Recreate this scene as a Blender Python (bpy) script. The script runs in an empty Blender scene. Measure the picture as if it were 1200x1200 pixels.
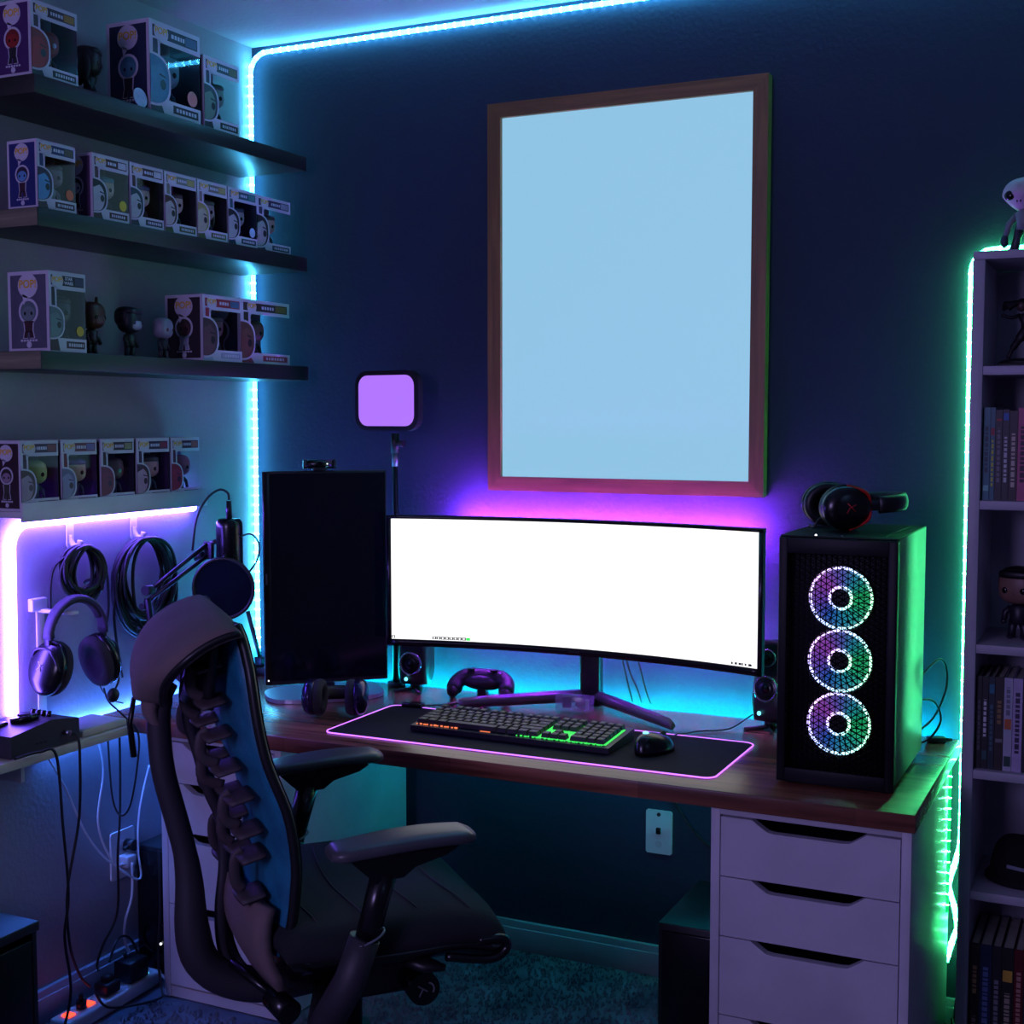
import bpy, bmesh, math, random
from mathutils import Vector, Matrix, Euler
random.seed(7)
PI = math.pi
SC = bpy.context.scene
COL = SC.collection

# ------------------------------------------------------------------ camera
cam_d = bpy.data.cameras.new('camera')
cam = bpy.data.objects.new('camera', cam_d)
COL.objects.link(cam)
cam_d.sensor_width = 36.0
cam_d.lens = 1558.0 / 1200.0 * 36.0
cam_d.clip_start = 0.05
cam.location = (2.2796, -3.10, 1.40)
cam.rotation_euler = (PI / 2 - 0.07088, 0.0, 0.44484)
SC.camera = cam

# ------------------------------------------------------------------ world, room light, exposure
def lin(c):
    return tuple(((x / 255) / 12.92 if x / 255 <= 0.04045 else ((x / 255 + 0.055) / 1.055) ** 2.4) for x in c)
world = bpy.data.worlds.new('world')
SC.world = world
world.use_nodes = True
world.node_tree.nodes['Background'].inputs[0].default_value = (0.10, 0.10, 0.22, 1)
world.node_tree.nodes['Background'].inputs[1].default_value = 0.3

def area(name, loc, target, sx, sy, power, color, spread=PI):
    d = bpy.data.lights.new(name, 'AREA')
    d.shape = 'RECTANGLE'; d.size = sx; d.size_y = sy
    d.energy = power; d.color = color; d.spread = spread
    o = bpy.data.objects.new(name, d); COL.objects.link(o)
    o.location = loc
    o.rotation_euler = (Vector(target) - Vector(loc)).to_track_quat('-Z', 'Y').to_euler()
    return o
# unseen violet lamp behind the photographer
area('unseen_violet_lamp', (.95, -4.4, 1.75), (1.0, -.5, 1.0), 0.8, 0.8, 32.0, (0.50, 0.38, 1.0))
# second, cooler area light, unseen, feeding the ambient
area('ambient_area_cool', (3.7, -2.2, 2.3), (0.6, -0.6, 0.9), 0.5, 0.5, 1.5, (0.25, 0.45, 1.0))

SC.view_settings.view_transform = 'Standard'
SC.view_settings.look = 'None'
SC.view_settings.exposure = 0.0
SC.view_settings.gamma = 1.0
SC.view_settings.use_curve_mapping = False
SC.cycles.sample_clamp_indirect = 4.0
SC.cycles.max_bounces = 8

# ------------------------------------------------------------------ materials
MATS = {}
def mat(name, rgb, rough=0.5, metal=0.0, bump=0.0, bscale=200.0, spec=0.5, rgb2=None, vscale=6.0, coat=0.0, stretch=None):
    if name in MATS: return MATS[name]
    m = bpy.data.materials.new(name); m.use_nodes = True
    nt = m.node_tree; b = nt.nodes['Principled BSDF']
    col = (*lin(rgb), 1)
    b.inputs['Base Color'].default_value = col
    b.inputs['Roughness'].default_value = rough
    b.inputs['Metallic'].default_value = metal
    b.inputs['Specular IOR Level'].default_value = spec
    b.inputs['Coat Weight'].default_value = coat
    tc = nt.nodes.new('ShaderNodeTexCoord'); src = tc.outputs['Object']
    if stretch:
        mp = nt.nodes.new('ShaderNodeMapping'); mp.inputs['Scale'].default_value = stretch
        nt.links.new(src, mp.inputs['Vector']); src = mp.outputs['Vector']
    n = nt.nodes.new('ShaderNodeTexNoise'); n.inputs['Scale'].default_value = vscale; n.inputs['Detail'].default_value = 4
    nt.links.new(src, n.inputs['Vector'])
    mx = nt.nodes.new('ShaderNodeMix'); mx.data_type = 'RGBA'
    c2 = (*lin(rgb2), 1) if rgb2 else (col[0] * .86, col[1] * .86, col[2] * .86, 1)
    mx.inputs[6].default_value = col; mx.inputs[7].default_value = c2
    cr = nt.nodes.new('ShaderNodeValToRGB'); cr.color_ramp.elements[0].position = .38; cr.color_ramp.elements[1].position = .62
    nt.links.new(n.outputs['Fac'], cr.inputs['Fac']); nt.links.new(cr.outputs['Color'], mx.inputs[0])
    nt.links.new(mx.outputs[2], b.inputs['Base Color'])
    if bump:
        n2 = nt.nodes.new('ShaderNodeTexNoise'); n2.inputs['Scale'].default_value = bscale; n2.inputs['Detail'].default_value = 3
        nt.links.new(tc.outputs['Object'], n2.inputs['Vector'])
        bp = nt.nodes.new('ShaderNodeBump'); bp.inputs['Strength'].default_value = bump; bp.inputs['Distance'].default_value = 0.002
        nt.links.new(n2.outputs['Fac'], bp.inputs['Height']); nt.links.new(bp.outputs['Normal'], b.inputs['Normal'])
    MATS[name] = m
    return m

def glow(name, rgb, s, lincol=False):
    if name in MATS: return MATS[name]
    m = bpy.data.materials.new(name); m.use_nodes = True
    nt = m.node_tree; b = nt.nodes['Principled BSDF']
    c = rgb if lincol else lin(rgb)
    b.inputs['Base Color'].default_value = (0.04, 0.04, 0.04, 1)
    b.inputs['Emission Color'].default_value = (*c, 1)
    b.inputs['Emission Strength'].default_value = s
    MATS[name] = m
    return m

def wood(name, cols, axis=0, rough=0.35, scale=1.0, stave=0.0, coat=0.0):
    """grain running along `axis` of the object; stave > 0 tints the staves of a laminated board"""
    m = bpy.data.materials.new(name); m.use_nodes = True
    nt = m.node_tree; b = nt.nodes['Principled BSDF']; N = nt.nodes.new; L = nt.links.new
    tc = N('ShaderNodeTexCoord'); mp = N('ShaderNodeMapping')
    s = [18.0 * scale] * 3; s[axis] = 1.2 * scale
    mp.inputs['Scale'].default_value = s; L(tc.outputs['Object'], mp.inputs['Vector'])
    n = N('ShaderNodeTexNoise'); n.inputs['Scale'].default_value = 2.2; n.inputs['Detail'].default_value = 8; n.inputs['Distortion'].default_value = 0.6
    L(mp.outputs['Vector'], n.inputs['Vector'])
    cr = N('ShaderNodeValToRGB'); e = cr.color_ramp.elements
    e[0].position = .3; e[0].color = (*lin(cols[0]), 1); e[1].position = .72; e[1].color = (*lin(cols[1]), 1)
    L(n.outputs['Fac'], cr.inputs['Fac']); out = cr.outputs['Color']
    if stave:
        br = N('ShaderNodeTexBrick'); br.inputs['Scale'].default_value = 1.0
        br.inputs['Brick Width'].default_value = 0.42; br.inputs['Row Height'].default_value = stave
        br.inputs['Mortar Size'].default_value = 0.0006; br.inputs['Bias'].default_value = 0.0
        br.inputs['Color1'].default_value = (0.55, 0.5, 0.5, 1); br.inputs['Color2'].default_value = (1.0, 0.95, 0.92, 1); br.inputs['Mortar'].default_value = (.4, .36, .36, 1)
        L(tc.outputs['Object'], br.inputs['Vector'])
        mx = N('ShaderNodeMix'); mx.data_type = 'RGBA'; mx.blend_type = 'MULTIPLY'; mx.inputs[0].default_value = .75
        L(out, mx.inputs[6]); L(br.outputs['Color'], mx.inputs[7]); out = mx.outputs[2]
    L(out, b.inputs['Base Color'])
    b.inputs['Roughness'].default_value = rough; b.inputs['Coat Weight'].default_value = coat
    bp = N('ShaderNodeBump'); bp.inputs['Strength'].default_value = .15; bp.inputs['Distance'].default_value = .001
    L(n.outputs['Fac'], bp.inputs['Height']); L(bp.outputs['Normal'], b.inputs['Normal'])
    MATS[name] = m
    return m

def clear_plastic(name, tint=(1, 1, 1), refl=0.14, rough=0.04):
    m = bpy.data.materials.new(name); m.use_nodes = True
    nt = m.node_tree; nt.nodes.clear(); N = nt.nodes.new; L = nt.links.new
    o = N('ShaderNodeOutputMaterial'); mx = N('ShaderNodeMixShader'); t = N('ShaderNodeBsdfTransparent'); g = N('ShaderNodeBsdfGlossy')
    fr = N('ShaderNodeLayerWeight'); pw = N('ShaderNodeMath'); pw.operation = 'POWER'; pw.inputs[1].default_value = 4.0
    ad = N('ShaderNodeMath'); ad.operation = 'MULTIPLY_ADD'; ad.inputs[1].default_value = .7; ad.inputs[2].default_value = refl * .3
    L(fr.outputs['Facing'], pw.inputs[0]); L(pw.outputs[0], ad.inputs[0]); L(ad.outputs[0], mx.inputs[0])
    t.inputs[0].default_value = (*tint, 1); g.inputs['Roughness'].default_value = rough
    L(t.outputs[0], mx.inputs[1]); L(g.outputs[0], mx.inputs[2]); L(mx.outputs[0], o.inputs[0])
    MATS[name] = m
    return m

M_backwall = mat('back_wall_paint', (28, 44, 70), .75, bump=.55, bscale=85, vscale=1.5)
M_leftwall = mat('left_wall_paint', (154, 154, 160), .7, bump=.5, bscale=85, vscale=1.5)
M_ceiling = mat('ceiling_paint', (180, 182, 188), .8, bump=.7, bscale=70, vscale=2)
M_trim = mat('trim_paint', (150, 152, 162), .45)
M_carpet = mat('carpet_pile', (84, 92, 106), .95, bump=1.0, bscale=420, vscale=9, rgb2=(112, 120, 132), spec=.1)
M_black = mat('black_plastic', (20, 20, 24), .42, bump=.08, bscale=700)
M_satin = mat('satin_black_plastic', (14, 14, 18), .25)
M_gloss = mat('gloss_black', (8, 8, 10), .08)
M_rubber = mat('cable_rubber', (12, 12, 15), .5)
M_fabric = mat('charcoal_fabric', (64, 58, 64), .9, bump=.5, bscale=900, spec=.2)
M_seatfab = mat('seat_fabric', (36, 38, 42), .9, bump=.4, bscale=800, spec=.2)
M_white = mat('white_laminate', (200, 198, 206), .4)
M_whitepl = mat('white_plastic', (215, 216, 220), .35)
M_card = mat('white_card', (196, 194, 208), .5)
M_cream = mat('cream_table_laminate', (205, 200, 180), .35)
M_metal = mat('brushed_metal', (160, 160, 165), .3, 1.0)
M_dmetal = mat('dark_metal', (60, 58, 66), .35, .9)
M_shelf = wood('black_brown_shelf_veneer', [(24, 24, 26), (44, 42, 42)], axis=1, rough=.42, scale=1.6)
M_shelfend = wood('lamp_lit_shelf_end', [(88, 84, 70), (132, 126, 104)], axis=0, rough=.5, scale=2.0)  # lamp light on the shelf ends put into a paler wood colour
M_desk = wood('walnut_butcher_block', [(92, 50, 40), (164, 104, 80)], axis=0, rough=.27, stave=.07)
M_frame = wood('walnut_picture_frame', [(108, 82, 38), (150, 112, 58)], axis=2, rough=.5, scale=1.4)
M_frameh = wood('walnut_picture_frame_rail', [(108, 82, 38), (150, 112, 58)], axis=0, rough=.5, scale=1.4)
M_clear = clear_plastic('clear_window_plastic')
M_acrylic = mat('clear_acrylic', (176, 150, 205), .12)
M_acrylic.node_tree.nodes['Principled BSDF'].inputs['Alpha'].default_value = .42
M_mesh_blue = mat('blue_back_mesh', (30, 122, 150), .45, bump=.6, bscale=260, rgb2=(22, 96, 124), vscale=14)

G_cyan = glow('cyan_led', (0.042, 0.50, 1.0), 19, True)
G_cyandot = glow('cyan_led_diode', (0.18, 0.75, 1.0), 60, True)
G_violet = glow('violet_neon', (0.17, 0.085, 1.0), 58, True)
G_green = glow('green_led', (0.035, 1.0, 0.26), 27, True)
G_greendot = glow('green_led_diode', (0.25, 1.0, 0.5), 60, True)
G_purple = glow('purple_bias_led', (0.36, 0.035, 1.0), 1150, True)
G_deskcyan = glow('desk_cyan_led', (0.0, 0.72, 0.85), 190, True)
G_bluewall = glow('blue_led', (0.05, 0.20, 1.0), 150, True)
G_screen = glow('white_screen', (1, 1, 1), 1.3, True)
G_picture_glow = glow('added_glow_blue_picture', (142, 195, 225), 1.0)  # glow added to the blank picture so it looks evenly bright
G_soft = glow('purple_light_panel', (170, 112, 245), 1.1)
G_pad = glow('pink_edge_light', (0.50, 0.14, 1.0), 2.2, True)
G_keyg = glow('green_key_light', (0.05, 0.9, 0.12), 1.0, True)
G_keyo = glow('orange_key_light', (1.0, 0.22, 0.08), 1.2, True)
G_red = glow('red_switch_light', (1.0, 0.05, 0.02), 3, True)
G_white = glow('small_white_led', (0.9, 0.9, 1), 3, True)
G_aqua = glow('small_aqua_led', (0.15, 0.8, 1), 2.5, True)

# ------------------------------------------------------------------ mesh builder
def ident(): return Matrix.Identity(4)
class MB:
    def __init__(s, T=None):
        s.v = []; s.f = []; s.mi = []; s.sm = []; s.mats = []; s.T = T or ident(); s.cur = 0; s.smooth = False
    def use(s, m):
        if m not in s.mats: s.mats.append(m)
        s.cur = s.mats.index(m); return s
    def add(s, vs, fs, smooth=None, T=None):
        o = len(s.v); TT = s.T @ T if T is not None else s.T
        s.v += [TT @ Vector(p) for p in vs]
        for f in fs:
            s.f.append([o + i for i in f]); s.mi.append(s.cur); s.sm.append(s.smooth if smooth is None else smooth)
        return s
    def box(s, x0, x1, y0, y1, z0, z1, bev=0, T=None, seg=2):
        if bev <= 0:
            vs = [(x, y, z) for x in (x0, x1) for y in (y0, y1) for z in (z0, z1)]
            return s.add(vs, [(0, 1, 3, 2), (4, 6, 7, 5), (0, 4, 5, 1), (2, 3, 7, 6), (0, 2, 6, 4), (1, 5, 7, 3)], False, T)
        bm = bmesh.new(); bmesh.ops.create_cube(bm, size=1)
        for v in bm.verts:
            v.co = Vector((x0 + (v.co.x + .5) * (x1 - x0), y0 + (v.co.y + .5) * (y1 - y0), z0 + (v.co.z + .5) * (z1 - z0)))
        bmesh.ops.bevel(bm, geom=bm.edges[:], offset=bev, segments=seg, profile=.5, affect='EDGES')
        s.add([v.co[:] for v in bm.verts], [[v.index for v in f.verts] for f in bm.faces], True, T)
        bm.free(); return s
    def cyl(s, p0, p1, r0, r1=None, n=20, caps=True, T=None):
        r1 = r0 if r1 is None else r1
        p0 = Vector(p0); p1 = Vector(p1); d = (p1 - p0).normalized()
        a = d.orthogonal().normalized(); b = d.cross(a)
        vs = []
        for (p, r) in ((p0, r0), (p1, r1)):
            for i in range(n):
                t = 2 * PI * i / n; vs.append(p + a * math.cos(t) * r + b * math.sin(t) * r)
        s.add(vs, [(i, (i + 1) % n, n + (i + 1) % n, n + i) for i in range(n)], True, T)
        if caps:
            s.add(vs, [list(range(n))[::-1], list(range(n, 2 * n))], False, T)
        return s
    def tube(s, pts, r, n=8, closed=False, T=None, flat=1.0, up=None):
        P = [Vector(p) for p in pts]; k = len(P)
        R = r if isinstance(r, (list, tuple)) else [r] * k
        vs = []; a = None
        for i in range(k):
            if closed: d = P[(i + 1) % k] - P[i - 1]
            else: d = P[min(i + 1, k - 1)] - P[max(i - 1, 0)]
            d.normalize()
            if up is not None:
                a = Vector(up) - d * Vector(up).dot(d)
                a = a.normalized() if a.length > 1e-5 else d.orthogonal().normalized()
            elif a is None: a = d.orthogonal().normalized()
            else:
                a = a - d * a.dot(d); a = a.normalized() if a.length > 1e-6 else d.orthogonal().normalized()
            b = d.cross(a)
            for j in range(n):
                t = 2 * PI * j / n; vs.append(P[i] + a * math.cos(t) * R[i] + b * math.sin(t) * R[i] * flat)
        fs = []
        for i in range(k if closed else k - 1):
            i2 = (i + 1) % k
            for j in range(n): fs.append((i * n + j, i * n + (j + 1) % n, i2 * n + (j + 1) % n, i2 * n + j))
        s.add(vs, fs, True, T)
        if not closed: s.add(vs, [list(range(n))[::-1], list(range((k - 1) * n, k * n))], False, T)
        return s
    def ell(s, c, r, n=20, m=12, T=None, rot=None):
        r = r if isinstance(r, (list, tuple)) else (r, r, r)
        vs = []; X = rot.to_matrix() if rot else Matrix.Identity(3)
        for i in range(m + 1):
            ph = PI * i / m
            for j in range(n):
                t = 2 * PI * j / n
                vs.append(Vector(c) + X @ Vector((r[0] * math.sin(ph) * math.cos(t), r[1] * math.sin(ph) * math.sin(t), r[2] * math.cos(ph))))
        fs = [(i * n + j, (i + 1) * n + j, (i + 1) * n + (j + 1) % n, i * n + (j + 1) % n) for i in range(m) for j in range(n)]
        return s.add(vs, fs, True, T)
    def sq(s, c, r, e=.6, n=24, m=14, T=None):
        """superellipsoid: a boxy rounded head"""
        def p(v, k): return math.copysign(abs(v) ** k, v)
        vs = []
        for i in range(m + 1):
            ph = -PI / 2 + PI * i / m
            for j in range(n):
                t = 2 * PI * j / n
                vs.append((c[0] + r[0] * p(math.cos(ph), e) * p(math.cos(t), e), c[1] + r[1] * p(math.cos(ph), e) * p(math.sin(t), e), c[2] + r[2] * p(math.sin(ph), e)))
        fs = [(i * n + j, i * n + (j + 1) % n, (i + 1) * n + (j + 1) % n, (i + 1) * n + j) for i in range(m) for j in range(n)]
        return s.add(vs, fs, True, T)
    def prism(s, pts, h0, h1, T=None, smooth=False):
        """polygon pts (a,b) in the XY plane extruded from z=h0 to z=h1"""
        n = len(pts)
        vs = [(a, b, h0) for a, b in pts] + [(a, b, h1) for a, b in pts]
        s.add(vs, [list(range(n))[::-1], list(range(n, 2 * n))], False, T)
        return s.add(vs, [(i, (i + 1) % n, n + (i + 1) % n, n + i) for i in range(n)], smooth, T)
    def lathe(s, prof, n=28, T=None):
        """profile (r,z) revolved about Z"""
        vs = []
        for r, z in prof:
            for j in range(n):
                t = 2 * PI * j / n; vs.append((r * math.cos(t), r * math.sin(t), z))
        k = len(prof)
        return s.add(vs, [(i * n + j, i * n + (j + 1) % n, (i + 1) * n + (j + 1) % n, (i + 1) * n + j) for i in range(k - 1) for j in range(n)], True, T)
    def grid(s, fn, nu, nv, T=None, smooth=True):
        vs = [fn(i / nu, j / nv) for j in range(nv + 1) for i in range(nu + 1)]
        w = nu + 1
        return s.add(vs, [(j * w + i, j * w + i + 1, (j + 1) * w + i + 1, (j + 1) * w + i) for j in range(nv) for i in range(nu)], smooth, T)
    def mesh(s, name):
        me = bpy.data.meshes.new(name)
        me.from_pydata([tuple(v) for v in s.v], [], s.f)
        for m in s.mats: me.materials.append(m)
        me.polygons.foreach_set('material_index', s.mi)
        me.polygons.foreach_set('use_smooth', s.sm)
        me.update()
        bm = bmesh.new(); bm.from_mesh(me); bmesh.ops.remove_doubles(bm, verts=bm.verts, dist=1e-6) if any(s.sm) else None
        bmesh.ops.recalc_face_normals(bm, faces=bm.faces); bm.to_mesh(me); bm.free()
        return me
    def build(s, name, m=None, parent=None, **kw):
        if m is not None and not s.mats: s.mats = [m]
        o = bpy.data.objects.new(name, s.mesh(name)); COL.objects.link(o)
        if parent is not None: o.parent = parent
        for k, v in kw.items(): o[k] = v
        return o

def thing(name, label, cat, loc=(0, 0, 0), rz=0, group=None, rot=None):
    o = bpy.data.objects.new(name, None); COL.objects.link(o)
    o.empty_display_size = .02
    o.location = loc; o.rotation_euler = rot or (0, 0, rz)
    o['label'] = label; o['category'] = cat
    if group: o['group'] = group
    return o
def tag(o, label, cat, group=None):
    o['label'] = label; o['category'] = cat
    if group: o['group'] = group
    return o
def smooth_path(pts, k=6, closed=False):
    P = [Vector(p) for p in pts]; n = len(P); out = []
    rng = n if closed else n - 1
    for i in range(rng):
        if closed: a, b, c, d = P[i - 1], P[i], P[(i + 1) % n], P[(i + 2) % n]
        else: a, b, c, d = P[max(i - 1, 0)], P[i], P[i + 1], P[min(i + 2, n - 1)]
        for j in range(k):
            t = j / k
            out.append(.5 * ((2 * b) + (c - a) * t + (2 * a - 5 * b + 4 * c - d) * t * t + (3 * b - a - 3 * c + d) * t ** 3))
    if not closed: out.append(P[-1])
    return out
def rrect(x0, x1, y0, y1, r, k=5):
    pts = []
    for cx, cy, a0 in ((x1 - r, y1 - r, 0), (x0 + r, y1 - r, PI / 2), (x0 + r, y0 + r, PI), (x1 - r, y0 + r, 3 * PI / 2)):
        for i in range(k + 1):
            a = a0 + PI / 2 * i / k; pts.append((cx + r * math.cos(a), cy + r * math.sin(a)))
    return pts
def cable(name, pts, r, label, m=None, parent=None, k=8, cat='cable', **kw):
    o = MB().tube(smooth_path(pts, k), r, 7).build(name, m or M_rubber, parent)
    if label: tag(o, label, cat)
    for a, b in kw.items(): o[a] = b
    return o
def place(o, loc=(0, 0, 0), rot=(0, 0, 0)):
    o.location = loc; o.rotation_euler = rot; return o
def XZ():  # prism plane: local (a,b,h) -> (x=a, z=b, y=-h): faces -Y
    return Matrix(((1, 0, 0, 0), (0, 0, -1, 0), (0, 1, 0, 0), (0, 0, 0, 1)))
def YZ():  # (a,b,h) -> (y=a, z=b, x=h): faces +X
    return Matrix(((0, 0, 1, 0), (1, 0, 0, 0), (0, 1, 0, 0), (0, 0, 0, 1)))
_txt = {}
def text_mesh(body, size=1.0):
    if (body, size) in _txt: return _txt[(body, size)]
    c = bpy.data.curves.new('lettering', 'FONT'); c.body = body; c.size = size; c.extrude = .0002
    c.align_x = 'CENTER'; c.align_y = 'CENTER'; c.offset = size * .02
    o = bpy.data.objects.new('lettering', c); COL.objects.link(o)
    bpy.context.view_layer.update()
    me = bpy.data.meshes.new_from_object(o.evaluated_get(bpy.context.evaluated_depsgraph_get()))
    bpy.data.objects.remove(o)
    vs = [v.co[:] for v in me.vertices]; fs = [list(p.vertices) for p in me.polygons]
    _txt[(body, size)] = (vs, fs)
    return vs, fs
def add_text(mb, body, size, T):
    vs, fs = text_mesh(body, size); mb.add(vs, fs, False, T)

# ------------------------------------------------------------------ room
RX, RY, RZ = 4.2, -5.2, 2.425
def struct(name, mb, m): return mb.build(name, m, None, kind='structure')
struct('floor', MB().box(-.1, RX + .1, RY - .1, .1, -.1, 0), M_carpet)
struct('ceiling', MB().box(-.1, RX + .1, RY - .1, .1, RZ, RZ + .1), M_ceiling)
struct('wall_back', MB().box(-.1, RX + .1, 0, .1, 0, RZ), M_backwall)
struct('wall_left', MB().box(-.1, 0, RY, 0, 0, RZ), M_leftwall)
struct('wall_right', MB().box(RX, RX + .1, RY, 0, 0, RZ), M_leftwall)
struct('wall_front', MB().box(0, RX, RY - .1, RY, 0, RZ), M_leftwall)
struct('baseboard_back', MB().box(.013, RX - .013, -.012, 0, 0, .078, bev=.002).box(.013, RX - .013, -.016, 0, 0, .06, bev=.002), M_trim)
struct('baseboard_left', MB().box(0, .012, RY + .01, 0, 0, .078, bev=.002).box(0, .016, RY + .01, 0, 0, .06, bev=.002), M_trim)
def tuft_field():
    rnd = random.Random(3); vs = []; fs = []
    feet = [(.16, .53, -.65, -.05), (1.52, 1.93, -.66, -.08), (1.32, 1.55, -.38, -.05), (.015, .17, -.58, -.16), (.04, .15, -.92, -.56), (0, .31, -1.66, -1.14)]
    for i in range(15000):
        x = rnd.uniform(.02, 1.95); y = rnd.uniform(-1.1, -.02)
        if any(a - .01 < x < b + .01 and c - .01 < y < d + .01 for a, b, c, d in feet): continue
        if min(abs((math.degrees(math.atan2(y + 1.01, x - .95)) - 65 + 36) % 72 - 36), 99) < 14 and math.hypot(x - .95, y + 1.01) < .38: continue
        h = rnd.uniform(.006, .012); a = rnd.uniform(0, PI); w = .004
        dx, dy = math.cos(a) * w, math.sin(a) * w; lx, ly = rnd.uniform(-.005, .005), rnd.uniform(-.005, .005)
        k = len(vs); vs += [(x - dx, y - dy, 0), (x + dx, y + dy, 0), (x + lx, y + ly, h), (x - dy, y + dx, 0)]
        fs += [(k, k + 1, k + 2), (k + 1, k + 3, k + 2), (k + 3, k, k + 2)]
    return MB().add([(max(.02, p[0]), min(p[1], -.02), p[2]) for p in vs], fs, False)
o = tuft_field().build('carpet_pile', M_carpet, None, kind='stuff'); tag(o, 'short cut pile of the grey carpet', 'carpet')

# ------------------------------------------------------------------ LED strips
def strip(name, label, pts, r, body, dots=None, pitch=.027, dotmat=None, nrm=None, dsize=(.011, .006, .011), cat='light strip'):
    o = thing(name, label, cat, pts[0])
    base = Vector(pts[0])
    P = [Vector(p) - base for p in pts]
    MB().tube(P, r, 8).build('diffuser', body, o)
    if dotmat:
        dm = MB().ell((0, 0, 0), (r * 1.05, r * 1.05, r * 1.5), 8, 6).mesh('led'); dm.materials.append(dotmat)
        acc = 0; nxt = pitch / 2
        for a, b in zip(P[:-1], P[1:]):
            L = (b - a).length
            while nxt <= acc + L and L > 0:
                q = a.lerp(b, (nxt - acc) / L)
                d = bpy.data.objects.new('led', dm); COL.objects.link(d); d.parent = o
                d.location = q; d.rotation_euler = (b - a).to_track_quat('Z', 'Y').to_euler()
                nxt += pitch
            acc += L
    return o
vert = [(.012, -.024, .735), (.012, -.024, 2.30)]
bend = [(.013 + .05 * (1 - math.cos(a)), -.024 + .012 * (a / (PI / 2)), 2.355 + .05 * math.sin(a)) for a in [i * PI / 2 / 6 for i in range(7)]]
strip('led_strip', 'cyan led strip up the corner and along the top of the dark wall', vert + bend + [(2.6, -.012, 2.405)], .0065, G_cyan, dotmat=G_cyandot)
gy = -.012
gp = [(1.928, gy, .69), (1.922, gy, 1.70)] + [(1.922 + .045 * (1 - math.cos(a)), gy, 1.72 + .045 * math.sin(a)) for a in [i * PI / 2 / 5 for i in range(6)]] + [(2.7, gy, 1.77)]
dang = smooth_path([(1.908, -.05, .18), (1.922, -.05, .235), (1.93, -.05, .262), (1.922, -.05, .31), (1.91, -.05, .355), (1.92, -.05, .40), (1.931, -.045, .45), (1.931, -.03, .52), (1.929, -.02, .62)], 5)
strip('led_strip', 'green led strip up the wall beside and above the white bookcase', dang + gp, .006, G_green, dotmat=G_greendot, pitch=.03)
strip('led_strip', 'green led strip down the back edge of the right drawer unit', [(1.9215, -.165, .645), (1.9215, -.165, .335)], .0032, glow('dim_green_led', (0.0, 1.0, .25), .8, True), dotmat=glow('bare_green_diode', (0.12, 1.0, .38), 230, True), pitch=.0235)
strip('led_strip', 'cyan led strip hidden along the back edge of the wooden desk', [(.05, -.040, .6785), (1.9, -.040, .6785)], .005, G_deskcyan)
strip('led_strip', 'cyan led strip under the desk facing the carpet', [(.56, -.13, .648), (1.5, -.13, .648)], .004, glow('under_desk_led', (0.0, .55, .8), 42, True))
strip('led_strip', 'blue led strip low on left wall behind the white table and desk', [(.010, -1.0, .668), (.010, -.08, .668)], .005, G_bluewall)
vn = [(.012, -.935, .735), (.012, -.93, 1.11)] + [(.012, -.93 + .055 * (1 - math.cos(a)), 1.11 + .055 * math.sin(a)) for a in [i * PI / 2 / 8 for i in range(1, 9)]] + [(.012, -.30, 1.166)]
strip('neon_tube', 'thick violet neon light bent along the left wall under the white ledge', vn, .0125, G_violet, cat='neon light')

# ------------------------------------------------------------------ picture
pic = thing('framed_blue_picture', 'large brown wooden frame holding a plain pale blue picture with added glow', 'picture', (.749, 0, 1.213))
W, H, fw_, dp = .722, .977, .036, .034
Tf = ident()
def bar(pts, h0, h1, m): return MB().prism(pts, h0, h1, XZ()).build('frame_bar', m, pic)
bar([(0, 0), (fw_, fw_), (fw_, H - fw_), (0, H)], .002, dp, M_frame)
bar([(W, 0), (W, H), (W - fw_, H - fw_), (W - fw_, fw_)], .002, dp, M_frame)
bar([(0, 0), (W, 0), (W - fw_, fw_), (fw_, fw_)], .002, dp, M_frameh)
bar([(0, H), (fw_, H - fw_), (W - fw_, H - fw_), (W, H)], .002, dp, M_frameh)
MB().box(fw_ - .004, W - fw_ + .004, -.022, -.016, fw_ - .004, H - fw_ + .004).build('picture_sheet', G_picture_glow, pic)  # blank picture sheet, its brightness comes from an added glow
MB().box(.02, W - .02, -.015, -.001, .02, H - .02).build('backing_board', M_black, pic)

# ------------------------------------------------------------------ shelves on the left wall
for z, lab in ((2.059, 'black wooden floating shelf, topmost of three on left wall'), (1.792, 'black wooden floating shelf, middle of three on left wall'), (1.500, 'black wooden floating shelf, lowest of three on left wall')):
    s = MB().box(.001, .222, -.484, .484, 0, .038, bev=.0012).build('floating_shelf', M_shelf)
    s.location = (0, -.550, z); tag(s, lab, 'shelf', )
    if z < 2: MB().box(.003, .2205, -.4848, -.4838, .001, .037).build('lit_end_band', M_shelfend, s)  # end face coloured paler for the lamp light falling on it
SH1, SH2, SH3 = 2.0975, 1.8305, 1.5385
led = thing('picture_ledge', 'narrow white picture ledge holding five boxed figures', 'shelf', (0, -.672, 1.183))
MB().box(.001, .1, -.311, .311, 0, .014, bev=.001).build('ledge_board', M_white, led)
MB().box(.1, .108, -.311, .311, -.008, .034, bev=.001).build('front_lip', M_white, led)
MB().box(.001, .01, -.311, .311, .0145, .06, bev=.001).build('back_rail', M_white, led)
LZ = 1.183 + .0145

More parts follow.
